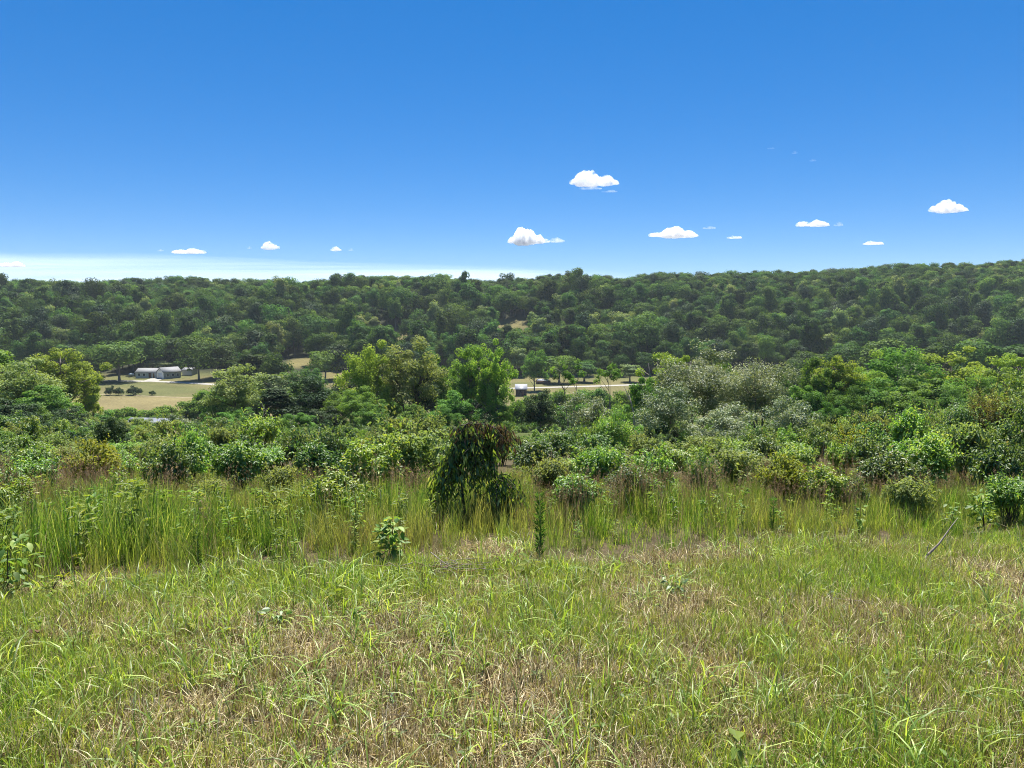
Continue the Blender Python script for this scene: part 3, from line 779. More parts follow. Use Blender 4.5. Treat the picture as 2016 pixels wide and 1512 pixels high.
scatter('slope_brush', np.stack([bx, by, bz - .05], 1)[okb], rng.integers(0, 5, nb)[okb], np.stack([0 * bx, 0 * bx, rng.uniform(0, 6.28, nb)], 1)[okb],
        np.stack([sB, sB, sB * rng.uniform(.8, 1.3, nb)], 1)[okb], 0 * bx[okb], brush_lib, 'tangled green brush covering the slope between the shrub belt and the valley', 'brush')
# hedge-like thicket along the front of the hay field
GT = 'thicket bushes along the front of the hay field'
TH = [tree_meshes(560 + k, 4, 5, .02, 40, 5000, .26, .15, .15, (L_MID, L_SILVER, L_MID)[k], trunks=4, limbs=.8) for k in range(3)]
for q, (px, ty, w, d, k) in enumerate([(222, 806, 60, 196, 0), (258, 803, 56, 190, 2), (296, 806, 60, 186, 0), (335, 800, 60, 192, 2), (372, 788, 62, 196, 0), (405, 772, 60, 198, 2), (432, 765, 60, 196, 0),
                                       (240, 824, 50, 150, 0), (322, 834, 40, 122, 1), (285, 829, 44, 128, 1), (352, 822, 40, 126, 1), (180, 815, 60, 170, 2)]):
    mid_tree(px, ty, w, d, TH[k], (4, 5), ['leftmost', 'second', 'third', 'fourth', 'fifth', 'sixth', 'seventh'][q] + ' bush from the left in the thicket edging the hay field' if q < 7 else
             ['low bush in front of the thicket near its left end', 'silvery bush in front of the middle of the half-hidden pale roof', 'silvery bush in front of the left end of the half-hidden pale roof', 'silvery bush at the right end of the half-hidden pale roof', 'bush left of the thicket under the open bright tree'][q - 7],
             'thicket_bush', GT, part2='foliage', cat='bush')
for q, (px, ty, w, d, k) in enumerate([(1060, 776, 60, 225, 0), (1100, 770, 60, 215, 2), (1145, 770, 66, 220, 0), (1185, 768, 60, 215, 2), (1225, 770, 60, 210, 0), (1262, 768, 50, 205, 2),
                                       (1012, 790, 50, 152, 0), (1042, 788, 56, 156, 2), (1085, 800, 60, 150, 2), (1130, 796, 60, 155, 0), (1175, 798, 60, 150, 2), (1220, 796, 60, 145, 0)]):
    mid_tree(px, ty, w, d, TH[k], (4, 5), f"{ordinal(q)} green bush from left in the strip below the gravel lane" if q < 6 else f"{ordinal(q - 6)} bush from left in the lower strip behind the half-dead trees",
             'lane_bush', 'bushes below the gravel lane', part2='foliage', cat='bush')
FB = [tree_meshes(570 + k, 3, 5.5, .0, 30, 2600, .34, .22, .16, L_DARK, trunks=3, limbs=.5) for k in range(2)]
for px, top, w, lab in [(217, 763, 17, 'leftmost dark bush on the hay field track'), (234, 764, 18, 'second dark bush on the hay field track, joined to the leftmost'),
                        (263, 763, 27, 'third and widest dark bush on the hay field track'), (300, 770, 12, 'small lone dark bush on the hay field track')]:
    P0 = ground_at(px, 778)
    mid_tree(px, top, w, 0, FB[px % 2], (3, 5.5), lab, 'field_bush', 'dark bushes in the hay field', part2='foliage', cat='bush', xy=P0)

# ------------------------------------------------------------------ buildings
SIDING_W = plain_mat('white_siding', (.86, .86, .86), .6, col2=(.82, .82, .83), scale=2, stretch=(1, 1, 8))
SIDING_B = plain_mat('pale_blue_grey_siding', (.46, .49, .51), .6, col2=(.42, .45, .47), scale=2, stretch=(1, 1, 8))
SIDING_G = plain_mat('grey_siding', (.28, .30, .29), .7, col2=(.24, .26, .25), scale=2, stretch=(1, 1, 8))
ROOF_G = plain_mat('grey_shingles', (.20, .205, .21), .85, col2=(.25, .255, .26), scale=3)
METAL_D = plain_mat('weathered_pale_roof', (.20, .22, .27), .5, col2=(.12, .13, .15), scale=.7)
METAL = plain_mat('pale_metal_roof', (.30, .31, .33), .45, col2=(.25, .26, .28), scale=1.5, spec=.5)
WOOD_D = plain_mat('dark_boards', (.06, .045, .04), .85, col2=(.10, .075, .06), scale=3, stretch=(6, 6, .6))
WOOD_R = plain_mat('red_brown_boards', (.16, .085, .06), .85, col2=(.22, .13, .09), scale=3, stretch=(6, 6, .6))
GLASS = plain_mat('dark_window_glass', (.03, .035, .045), .1, spec=.6)
TRIM = plain_mat('white_trim', (.78, .78, .78), .5)
def gable(parent, w, l, eave, ridge, wall_m, roof_m, off=(0, 0), rot=0, gable_m=None, over=.35):
    """a gabled block: ridge along local y; front gable at -l/2"""
    cs, sn = math.cos(rot), math.sin(rot)
    T = lambda V: np.stack([V[:, 0] * cs - V[:, 1] * sn + off[0], V[:, 0] * sn + V[:, 1] * cs + off[1], V[:, 2]], 1)
    a, b = w / 2, l / 2
    mb = MB()
    V = T(np.array([[-a, -b, -.4], [a, -b, -.4], [a, b, -.4], [-a, b, -.4], [-a, -b, eave], [a, -b, eave], [a, b, eave], [-a, b, eave], [0, -b, ridge], [0, b, ridge]], float))
    mb.add(V, [[1, 2, 6], [1, 6, 5], [3, 0, 4], [3, 4, 7]], 0)
    mb.add(V, [[0, 1, 5], [0, 5, 4], [4, 5, 8], [2, 3, 7], [2, 7, 6], [6, 7, 9]], 1)
    link('wall', mb.mesh('wall', [wall_m, gable_m or wall_m]), parent)
    k = (ridge - eave) / a
    for s in (-1, 1):
        mb = MB(); q = s * (a + over); ze = eave - over * k; th = .16
        V = T(np.array([[0, -b - over, ridge + .02], [0, b + over, ridge + .02], [q, b + over, ze + .02], [q, -b - over, ze + .02],
                        [0, -b - over, ridge + .02 + th], [0, b + over, ridge + .02 + th], [q, b + over, ze + .02 + th], [q, -b - over, ze + .02 + th]], float))
        mb.add(V, [[0, 1, 2], [0, 2, 3], [4, 6, 5], [4, 7, 6], [0, 4, 5], [0, 5, 1], [1, 5, 6], [1, 6, 2], [2, 6, 7], [2, 7, 3], [3, 7, 4], [3, 4, 0]])
        link('roof_slope', mb.mesh('roof_slope', roof_m), parent)
def panel(parent, name, c, w, h, mat, rot=0, d=.08, frame=None):
    mb = MB(); add_box(mb, c, (w, d, h), rot); o = link(name, mb.mesh(name, mat), parent)
    if frame:
        mb = MB()
        cs, sn = math.cos(rot), math.sin(rot)
        for dx, dz, bw, bh in ((-w / 2 - .05, 0, .1, h + .2), (w / 2 + .05, 0, .1, h + .2), (0, h / 2 + .05, w, .1), (0, -h / 2 - .05, w, .1)):
            add_box(mb, (c[0] + dx * cs, c[1] + dx * sn, c[2] + dz), (bw, d + .06, bh), rot)
        link('frame', mb.mesh('frame', frame), o)
    return o
HX, HY, HZ = BUILD_X, BUILD_Y, BUILD_Z
house = link('house', None, None, (HX, HY, HZ)); house.scale = (.88, .88, 1.0)
# garage block turned so that its gable faces the viewer's left and its long side the right
ga = R(-42)
gable(house, 7.4, 9.0, 3.1, 4.9, SIDING_G, ROOF_G, (1.5, 1.5), ga, SIDING_W)
def gpos(lx, ly, z):                          # a point on the garage block
    return (lx * math.cos(ga) - ly * math.sin(ga) + 1.5, lx * math.sin(ga) + ly * math.cos(ga) + 1.5, z)
panel(house, 'garage_door', gpos(-.4, -4.53, 1.2), 4.6, 2.4, TRIM, ga)
panel(house, 'window', gpos(0, -4.53, 3.9), .8, .7, GLASS, ga, frame=TRIM)
for ly in (-2.4, .3, 2.8): panel(house, 'window', gpos(3.73, ly, 1.6), 1.1, 1.1, GLASS, ga + R(90), frame=TRIM)
# low wing to the left, ridge parallel to the lane
gable(house, 7.0, 12.0, 2.5, 4.1, SIDING_B, ROOF_G, (-10.4, 6.0), R(86), SIDING_B)
def wpos(lx, z): return (-10.4 + lx * math.cos(R(-4)), 6.0 - 3.53 + lx * math.sin(R(-4)), z)
for lx in (-4.2, -1.6): panel(house, 'window', wpos(lx, 1.45), 1.2, 1.1, GLASS, R(-4), frame=TRIM)
panel(house, 'door', wpos(3.6, 1.05), 1.0, 2.1, WOOD_R, R(-4), frame=TRIM)
panel(house, 'porch_panel', wpos(1.6, 1.2), 1.5, 2.3, WOOD_R, R(-4))
tag(house, 'low pale house with grey roof and white garage gable beyond the hay field', 'house')
shed_b = link('outbuilding', None, None, (HX + 7.6, HY + 9, float(terrain(HX + 7.6, HY + 9))))
gable(shed_b, 4.5, 4.8, 2.2, 3.0, SIDING_G, ROOF_G, (0, 0), R(80))
tag(shed_b, 'low grey outbuilding half hidden right of the house', 'shed')
# white gas tank left of the wing
tx, ty_, tz = ground_at(257, 742)
tank = link('gas_tank', None, None, (tx, ty_ + 1, float(terrain(tx, ty_ + 1))))
mb = MB(); t = np.linspace(0, 1, 9); rr_ = .5 * np.array([.05, .55, .85, 1, 1, 1, .85, .55, .05]); xs_ = np.array([-1.2, -1.16, -1.05, -.8, 0, .8, 1.05, 1.16, 1.2])
add_tube(mb, np.stack([xs_, 0 * xs_, .95 + 0 * xs_], 1), rr_, 14); link('tank_body', mb.mesh('tank_body', TRIM, True), tank)
for s in (-.7, .7):
    mb = MB(); add_box(mb, (s, 0, .22), (.2, .7, .5)); link('leg', mb.mesh('leg', SIDING_G), tank)
mb = MB(); add_tube(mb, [(0, 0, 1.42), (0, 0, 1.5), (0, 0, 1.62)], [.16, .16, .12], 10); link('valve_cap', mb.mesh('valve_cap', SIDING_G), tank)
tag(tank, 'small white rounded tank on the grass left of the house', 'tank')

sx, sy, sz_ = ground_at(1026, 779)
shed = link('shed', None, None, (sx, sy, sz_))
mb = MB(); a = 2.0; h1, h2 = 2.6, 3.9
V = np.array([[-a, -a, -.4], [a, -a, -.4], [a, a, -.4], [-a, a, -.4], [-a, -a, h1], [a, -a, h1], [a, a, h2], [-a, a, h2]])
mb.add(V, [[0, 1, 5], [0, 5, 4], [1, 2, 6], [1, 6, 5], [2, 3, 7], [2, 7, 6], [3, 0, 4], [3, 4, 7]]); link('wall', mb.mesh('wall', WOOD_D), shed)
mb = MB(); k = (h2 - h1) / (2 * a); o_ = .3
V = np.array([[-a - o_, -a - o_, h1 - o_ * k], [a + o_, -a - o_, h1 - o_ * k], [a + o_, a + o_, h2 + o_ * k], [-a - o_, a + o_, h2 + o_ * k]])
V = np.concatenate([V + [0, 0, .02], V + [0, 0, .12]]); mb.add(V, [[0, 2, 1], [0, 3, 2], [4, 5, 6], [4, 6, 7], [0, 1, 5], [0, 5, 4], [1, 2, 6], [1, 6, 5], [2, 3, 7], [2, 7, 6], [3, 0, 4], [3, 4, 7]])
link('roof', mb.mesh('roof', METAL), shed)
panel(shed, 'door', (.5, -2.03, 1.0), 1.0, 2.0, WOOD_R)
tag(shed, 'small dark shed with bright metal roof at the end of the gravel lane', 'shed')

lx_, ly_, lz_ = ground_at(1070, 757)
low = link('low_shed', None, None, (lx_, ly_ + 3, float(terrain(lx_, ly_ + 3))))
mb = MB(); add_box(mb, (0, 0, .65), (6.2, 2.6, 1.5)); link('wall', mb.mesh('wall', WOOD_R), low)
mb = MB(); V = np.array([[-2.6, -1.6, 1.42], [2.2, -1.6, 1.42], [2.2, 1.6, 1.9], [-2.6, 1.6, 1.9]]); V = np.concatenate([V, V + [0, 0, .1]])
mb.add(V, [[0, 2, 1], [0, 3, 2], [4, 5, 6], [4, 6, 7], [0, 1, 5], [0, 5, 4], [1, 2, 6], [1, 6, 5], [2, 3, 7], [2, 7, 6], [3, 0, 4], [3, 4, 7]]); link('roof', mb.mesh('roof', METAL), low)
tag(low, 'low brown shed with pale roof on the far side of the gravel lane', 'shed')

# pale roof half hidden in the thicket
rx_, ry_, rz_ = at_dist(306, 138)
hid = link('hidden_shed', None, None, (rx_, ry_, rz_))
gable(hid, 5, 8.5, 1.7, 2.9, SIDING_B, METAL_D, (0, 0), R(84))
tag(hid, 'pale blue-white roof half hidden by leaves below the hay field', 'shed')

# ------------------------------------------------------------------ shrub belt behind the tall grass
def shrub_meshes(seed, H, W, leaves, ls, lw, m, K=26, stems=7):
    g = np.random.default_rng(seed); st, lf = MB(), MB()
    c = crown_points(g, H, W, .12, K)
    c[:, 2] = np.clip(c[:, 2], .12 * H, H)
    for i in range(K):
        b = np.array([g.normal(0, .06 * W), g.normal(0, .06 * W), -.03]); m_ = b * .4 + c[i] * .6 + [0, 0, .12 * H]
        t = np.linspace(0, 1, 6)[:, None]; q = b * (1 - t) ** 2 + 2 * m_ * t * (1 - t) + c[i] * t * t
        add_tube(st, q, .009 * H * (1 - .75 * t[:, 0]) + .001, 4)
        for _ in range(2):
            e = c[i] + rdir(1, g)[0] * W * .14 + [0, 0, .05 * H]; add_tube(st, np.stack([q[3], (q[3] + e) / 2 + [0, 0, .03], e]), [.004 * H, .003 * H, .001], 3)
    for _ in range(16):                       # long shoots that stick out of the outline
        a = g.uniform(0, 6.28); tip = np.array([math.cos(a) * W * g.uniform(.2, .72), math.sin(a) * W * g.uniform(.2, .72), H * g.uniform(.7, 1.32)]); b = np.array([tip[0] * .45, tip[1] * .45, H * .45])
        t = np.linspace(0, 1, 5)[:, None]; q = b * (1 - t) + tip * t + np.array([0, 0, .08 * H]) * t * (1 - t) * 4
        add_tube(st, q, .005 * H * (1 - .8 * t[:, 0]) + .0006, 4)
        n = 26 if leaves < 6000 else 44; k_ = g.random(n) * 3.99; i_ = k_.astype(int); fr = (k_ - i_)[:, None]; P = q[i_] * (1 - fr) + q[i_ + 1] * fr + g.normal(0, .012, (n, 3))
        s_ = g.uniform(.6, 1.2, n); add_leaves(lf, P, rdir(n, g) + [0, 0, .2], unit(np.array([0, 0, .8]) + .6 * rdir(n, g)), ls * s_, lw * s_, np.clip(g.normal(.58, .22, n), 0, 1), fold=.22, curl=.18)
    n_c = np.maximum(g.normal(1, .3, K), .3); n_c = (n_c / n_c.sum() * leaves).astype(int)
    for i in range(K):
        n = n_c[i]; d = rdir(n, g)
        P = c[i] + d * (g.random(n) ** .5)[:, None] * W * .17 * np.array([1, 1, .8]); P[:, 2] = np.maximum(P[:, 2], .03)
        Nn = unit(.35 * d + np.array([0, 0, .7]) + .55 * rdir(n, g)); D = unit(d + .7 * rdir(n, g) - [0, 0, .25])
        D = D - Nn * (D * Nn).sum(1, keepdims=True)
        s = g.uniform(.6, 1.3, n)
        add_leaves(lf, P, D, Nn, ls * s, lw * s, np.clip(g.normal(.48, .2, n) + g.normal(0, .12), 0, 1), fold=.22, curl=.18)
    return st.mesh('stems', BARK_DARK), lf.mesh('foliage', m)
SH = {}
for nm, m, sd in (('bright', L_BRAMBLE, 600), ('dark', L_BRAMBLE_D, 610), ('olive', L_OLIVE, 620), ('brown', L_BROWNISH, 630), ('yellow', L_YELLOW, 640)):
    SH[nm] = [shrub_meshes(sd + k, 1.0, 1.25, 3600, .075, .046, m) for k in range(3 if nm in ('bright', 'dark') else 2)]
SHB = {nm: [shrub_meshes(660 + 10 * i + k, 1.0, 1.25, 9500, .042, .026, m, K=40) for k in range(2)] for i, (nm, m) in enumerate((('bright', L_BRAMBLE), ('dark', L_BRAMBLE_D), ('olive', L_OLIVE), ('brown', L_BROWNISH), ('yellow', L_YELLOW)))}
words = {'bright': 'yellow-green leafy shrub', 'dark': 'dark green leafy shrub', 'olive': 'pale olive shrub', 'brown': 'browning shrub', 'yellow': 'bright yellow shrub'}
def put_shrub(px, dist, hgt, wid, kindn, k, label, group='shrubs of the belt behind the tall grass'):
    X, Y, Z = at_dist(px, dist); lib = SHB if hgt > 1.15 else SH; ms = lib[kindn][k % len(lib[kindn])]
    e = link('shrub', None, None, (X, Y, Z)); e.rotation_euler = (0, 0, rng.uniform(0, 6.28)); e.scale = (wid / 1.25, wid / 1.25, hgt)
    link('stems', ms[0], e); link('foliage', ms[1], e)
    return tag(e, label, 'shrub', group)
# crest of the belt as it runs across the picture: pixel x -> top row
_bt = [(-100, 868), (0, 862), (150, 872), (260, 880), (330, 858), (400, 842), (480, 838), (540, 856), (600, 846), (680, 850), (720, 872), (780, 832), (860, 826), (900, 850), (1060, 862), (1120, 846),
       (1200, 850), (1300, 862), (1450, 866), (1600, 852), (1700, 828), (1800, 822), (1880, 806), (1960, 790), (2016, 776), (2150, 770)]
rows = [('front', 12.4, 66, 40), ('middle', 15.2, 56, 18), ('back', 19.5, 58, 0)]
for rn, dist, step, drop in rows:
    q = 0
    for px in np.arange(-70, 2100, step):
        p = px + rng.uniform(-16, 16); d = dist + rng.uniform(-.9, .9)
        if rn == 'front' and 860 < p < 1010: continue
        top = np.interp(p, [a for a, b in _bt], [b for a, b in _bt]) + drop + rng.choice([-26, -8, 4, 16], p=[.15, .3, .35, .2]) + rng.uniform(-8, 8)
        X, Y, Z = at_dist(p, d); h = top_z(top, Y) - Z
        if h < .35: h = .35
        pr = {'bright': .5, 'dark': .27, 'olive': .16, 'brown': .06, 'yellow': .01}
        if p > 1050: pr = {'bright': .36, 'dark': .36, 'olive': .2, 'brown': .07, 'yellow': .01}
        kn = rng.choice(list(pr), p=list(pr.values()))
        inside = 0 <= p <= 2016
        q_ = q; lab = f"{words[kn]}, {ordinal(q)} from left in the {rn} shrub row" if inside else f"{'outermost ' if p < -40 or p > 2056 else ''}{words[kn]} at the {'left' if p < 0 else 'right'} end of the {rn} shrub row"
        put_shrub(p, d, h * rng.uniform(1.06, 1.22), max(h * .95, .7) * rng.uniform(.8, 1.25), kn, int(rng.integers(0, 3)), lab)
        if inside: q += 1
spill = [(60, 10.2, .5, 'bright'), (190, 11.2, .55, 'yellow'), (330, 10.8, .6, 'dark'), (470, 11.4, .6, 'bright'), (560, 10.4, .42, 'olive'), (735, 10.9, .62, 'bright'), (810, 11.5, .7, 'olive'), (1090, 10.6, .5, 'olive'),
         (1180, 11.4, .55, 'bright'), (1285, 10.9, .5, 'bright'), (1450, 11.6, .5, 'olive'), (1740, 11.0, .5, 'dark'), (20, 8.6, .42, 'bright'), (250, 9.3, .4, 'bright'), (420, 9.6, .36, 'olive'), (660, 9.2, .42, 'bright'), (1130, 9.4, .4, 'bright'), (1240, 10.0, .42, 'dark'), (1620, 9.8, .42, 'bright'), (1790, 9.4, .4, 'olive'), (1990, 9.0, .42, 'bright'), (1830, 11.6, .62, 'bright'), (1960, 11.0, .6, 'dark')]
for q, (px, d, h, kn) in enumerate(sorted(spill)):
    put_shrub(px, d - .9, h * 1.3, h * rng.uniform(1.1, 1.7), kn, q, f"low {words[kn]} spilling into the grass, {ordinal(q)} of these from left", 'low shrubs spilling into the grass')
put_shrub(1541, 9.3, .62, .62, 'yellow', 0, 'lone yellow-green shrub standing forward in the tall grass at right', 'single shrubs in the tall grass')
put_shrub(1380, 9.6, .66, .45, 'dark', 1, 'slim dark shrub left of the lone yellow-green one', 'single shrubs in the tall grass')
put_shrub(1672, 8.9, .46, .38, 'dark', 2, 'small dark shrub right of the tall bare stalk', 'single shrubs in the tall grass')
put_shrub(625, 11.4, .72, .75, 'dark', 0, 'dark rounded shrub standing forward left of the drooping tree', 'single shrubs in the tall grass')

# ------------------------------------------------------------------ grass
G_STRAW = leaf_mat('straw', [(0, (.06, .042, .024)), (.4, (.26, .19, .095)), (.7, (.54, .44, .23)), (1, (.90, .81, .54))], .22, .05, vary=.4, tmul=(1.1, 1.0, .75), hue=.01)
G_GREEN = leaf_mat('short_grass_blades', [(0, (.04, .085, .012)), (.4, (.175, .30, .032)), (.75, (.37, .51, .065)), (1, (.66, .73, .20))], .42, .06, .34, vary=.4, tint=(.48, .41, .17), hue=.016)
G_BROAD = leaf_mat('broad_grass_blades', [(0, (.10, .18, .025)), (.5, (.26, .39, .055)), (1, (.52, .64, .15))], .48, .13, .34, vary=.2, hue=.012)
G_TALL = leaf_mat('tall_grass_blades', [(0, (.045, .11, .014)), (.5, (.125, .245, .03)), (.8, (.25, .38, .065)), (1, (.46, .52, .17))], .44, .07, .34, vary=.4, tint=(.38, .32, .14), hue=.018)
G_BROWN = leaf_mat('brown_seed_stems', [(0, (.24, .16, .085)), (.5, (.38, .275, .16)), (1, (.54, .42, .26))], .3, .03, vary=.25, tmul=(1.1, 1, .8), hue=.012)
G_WEED = leaf_mat('weed_leaves', [(0, (0.095, 0.176, 0.041)), (.5, (0.162, 0.257, 0.047)), (1, (0.297, 0.351, 0.054))], .45, .09, vary=.2)
def tuft(seed, n, hlo, hhi, w, spread, lean, mat, lv=(0, .4, .75, 1.0), arch=1.0, mix=None):
    g = np.random.default_rng(seed); mb = MB()
    P = np.concatenate([g.normal(0, spread, (n, 2)), np.zeros((n, 1)) - .005], 1)
    H = g.uniform(hlo, hhi, n); az = g.uniform(0, 6.28, n)
    add_blades(mb, P, H, w * g.uniform(.6, 1.3, n), np.abs(g.normal(lean, lean * .5, n)), az, np.clip(g.normal(.5, .3, n), 0, 1), 0, arch, az + np.pi / 2 + g.normal(0, .5, n), lv)
    mats = [mat]
    if mix:
        m2, n2, h2a, h2b, w2, lean2 = mix
        P = np.concatenate([g.normal(0, spread * 1.2, (n2, 2)), np.zeros((n2, 1))], 1); az = g.uniform(0, 6.28, n2)
        add_blades(mb, P, g.uniform(h2a, h2b, n2), w2 * g.uniform(.6, 1.3, n2), np.abs(g.normal(lean2, lean2 * .5, n2)), az, np.clip(g.normal(.5, .24, n2), 0, 1), 1, 1, g.uniform(0, 6.28, n2), lv)
        mats.append(m2)
    return mb.mesh('tuft', mats)
def seed_tuft(seed, n, hlo, hhi):
    """thin brown stems with loose seed heads"""
    g = np.random.default_rng(seed); mb = MB()
    for _ in range(n):
        h = g.uniform(hlo, hhi); a = g.uniform(0, 6.28); ln = g.uniform(.02, .16) * h; b = np.r_[g.normal(0, .05, 2), 0]
        top = b + [math.cos(a) * ln, math.sin(a) * ln, h]
        v = g.random()
        add_blades(mb, b[None], np.array([h]), .0032, np.array([ln / h * 1.2]), np.array([a]), v, 0, 1, np.array([g.uniform(0, 6.28)]))
        k = 9; t = g.uniform(.72, 1.0, k)[:, None]; P = b * (1 - t) + top * t; D = rdir(k, g) + [0, 0, 1.3]
        add_leaves(mb, P, D, rdir(k, g), h * .055, .006, np.clip(v + g.normal(0, .2, k), 0, 1))
    return mb.mesh('tuft', G_BROWN)
def weed(seed, n, size, h, mat, narrow=.55):
    g = np.random.default_rng(seed); mb = MB()
    t = g.uniform(.1, 1, n); a = g.uniform(0, 6.28, n); r = size * .5 * (1 - .4 * t)
    P = np.stack([np.cos(a) * r * .25, np.sin(a) * r * .25, t * h], 1)
    D = np.stack([np.cos(a), np.sin(a), g.uniform(.0, .7, n)], 1); Nn = unit(np.stack([-np.cos(a) * .4, -np.sin(a) * .4, np.ones(n)], 1) + .3 * rdir(n, g))
    s = g.uniform(.7, 1.3, n); add_leaves(mb, P, D, Nn, size * s, size * narrow * s, np.clip(g.normal(.5, .25, n), 0, 1), fold=.2, curl=.25)
    add_tube(mb, [(0, 0, 0), (.003, 0, h * .5), (0, .003, h)], [.003, .0025, .0015], 4, 0, .2)
    return mb.mesh('tuft', mat)
def litter_patch(seed, n):
    g = np.random.default_rng(seed); mb = MB()
    P = np.concatenate([g.normal(0, .09, (n, 2)), g.uniform(.002, .02, (n, 1))], 1); D = rdir(n, g); D[:, 2] *= .22
    add_leaves(mb, P, D, unit(np.array([0, 0, 1.0]) + .4 * rdir(n, g)), g.uniform(.04, .13, n), .0045, g.random(n), fold=0, curl=.05)
    return mb.mesh('tuft', G_STRAW)
short = [tuft(700 + k, 30, .04, .13, .0036, .05, .5, G_STRAW) for k in range(3)]                                            # 0-2 straw stubble
short += [litter_patch(710 + k, 46) for k in range(2)]                                                                     # 3-4 lying straw
short += [tuft(720 + k, 26, .045, .14, .0036, .05, .55, G_GREEN, mix=(G_STRAW, 8, .04, .1, .004, .8)) for k in range(4)]    # 5-8 green
short += [tuft(730 + k, 13, .11, .29, .0082, .035, .95, G_BROAD, (0, .25, .5, .75, 1.0), 1.5) for k in range(4)]           # 9-12 broad arching
short += [weed(740 + k, 12, .035, .07, G_WEED) for k in range(2)]                                                          # 13-14 weeds
short += [tuft(750 + k, 9, .14, .26, .003, .04, .35, G_STRAW) for k in range(2)]                                           # 15-16 dry stalks

def field_points(n, y0, y1, power=1.0, slack=1.6):
    y = y0 + (y1 - y0) * rng.random(n) ** power
    hw = y * .70 + slack
    x = rng.uniform(-1, 1, n) * hw
    w = hw / (y1 * .7 + slack)                # keep the density per area even
    k = rng.random(n) < w
    return x[k], y[k]
SX, SY = field_points(80000, 1.2, 9.6)
tm = tall_mask(SX, SY); SX, SY = SX[~tm], SY[~tm]
sm = soil_mask(SX, SY); k = rng.random(len(SX)) > sm * .93; SX, SY = SX[k], SY[k]
green = fbm(SX * .8 + 31, SY * .9 + 7, 3) + .10 * sstep(-1, 2.5, SX) - .05
gsel = rng.random(len(SX)) < sstep(.36, .60, green) * .74 + .16
n = len(SX)
pick = np.where(gsel, rng.integers(5, 9, n), np.where(rng.random(n) < .6, rng.integers(0, 3, n), rng.integers(3, 5, n)))
u = rng.random(n)
broad = sstep(.5, .7, fbm(SX * .9 + 77, SY * .9 + 21, 2)) * .05 + .008 + .03 * sstep(4.6, 3.4, SY)
pick = np.where((u < broad) & (u < .05), rng.integers(9, 13, n), pick)
pick = np.where((u > .05) & (u < .066), rng.integers(13, 15, n), pick)
pick = np.where((u > .07) & (u < .10), rng.integers(15, 17, n), pick)
s = rng.uniform(.75, 1.25, n)
tint = np.clip(.75 - green * 1.1 + rng.normal(0, .18, n), 0, .8)
scatter('mown_grass', np.stack([SX, SY, terrain(SX, SY) - .004], 1), pick, np.stack([rng.normal(0, .1, n), rng.normal(0, .1, n), rng.uniform(0, 6.28, n)], 1),
        np.stack([s, s, s], 1), tint, short, 'rough mown grass of green blades and dry straw across the foreground', 'grass')

tall = [tuft(800 + k, 30, .28, .62, .0055, .07, .32, G_TALL, (0, .3, .6, .85, 1.0)) for k in range(5)]                       # 0-4
tall += [seed_tuft(810 + k, 8, .45, .78) for k in range(3)]                                                                # 5-7
tall += [tuft(820 + k, 18, .25, .55, .0045, .06, .5, G_STRAW, (0, .3, .6, .85, 1.0)) for k in range(2)]                      # 8-9
tall += [weed(830 + k, 34, .075, .48, G_WEED, .32) for k in range(3)]                                                      # 10-12
tall += [tuft(840, 16, .12, .3, .0055, .06, .5, G_GREEN)]                                                                  # 13
TX, TY = field_points(31000, 3.0, 15.0, .8, 2.0)
tm = tall_mask(TX, TY) & (TY < 10.2 + 4.5 * fbm(TX * .28 + 60, TY * .2, 2) + rng.random(len(TX))); TX, TY = TX[tm], TY[tm]
thin = rng.random(len(TX)) > .5 + .7 * sstep(.38, .6, fbm(TX * .75 + 5, TY * .9 + 50, 2))
n = len(TX)
px, py = project(TX, TY, terrain(TX, TY))
brownp = sstep(.45, .62, fbm(TX * .35 + 3, TY * .6 + 11, 2)) * sstep(7.2, 8.8, TY) * .38 * (1 - .8 * np.exp(-((px - 940) / 130.0) ** 2)) + .02
brownp = brownp + .45 * np.exp(-(((px - 1110) / 45) ** 2)) * sstep(6.8, 7.6, TY) 
u = rng.random(n); pick = rng.integers(0, 5, n)
pick = np.where(u < brownp, rng.integers(5, 8, n), pick)
u2 = rng.random(n)
pick = np.where((u2 < .10 + .12 * sstep(9, 12, TY)), rng.integers(8, 10, n), pick)
pick = np.where((u2 > .93 - .05 * (TX < -1.5)), rng.integers(10, 13, n), pick)
edge = np.interp(px, _ex, _ey) - py
soft = sstep(780, 950, px)
low = edge < 26 + 40 * (px > 850)
pick = np.where(low & (rng.random(n) < .55), 13, pick)
pick = np.where(thin, 13, pick)
s = rng.uniform(.75, 1.2, n) * np.clip(.55 - .22 * soft + edge / (130 + 20 * soft), .3, .88) * (1 - .42 * sstep(7.5, 10.5, TY)) * (.40 + 1.1 * fbm(TX * .55 + 12, TY * .8 + 3, 3))
tint = np.clip((fbm(TX * .7, TY * .7 + 40, 2) - .5) * 1.3 + .15 * sstep(9, 13, TY) + rng.normal(0, .1, n), 0, .75)
scatter('tall_grass', np.stack([TX, TY, terrain(TX, TY) - .004], 1), pick, np.stack([rng.normal(0, .07, n), rng.normal(0, .07, n), rng.uniform(0, 6.28, n)], 1),
        np.stack([s, s, s * rng.uniform(.85, 1.15, n)], 1), tint, tall, 'tall uncut green grass with brown seed stems between the mown strip and the shrubs', 'grass')

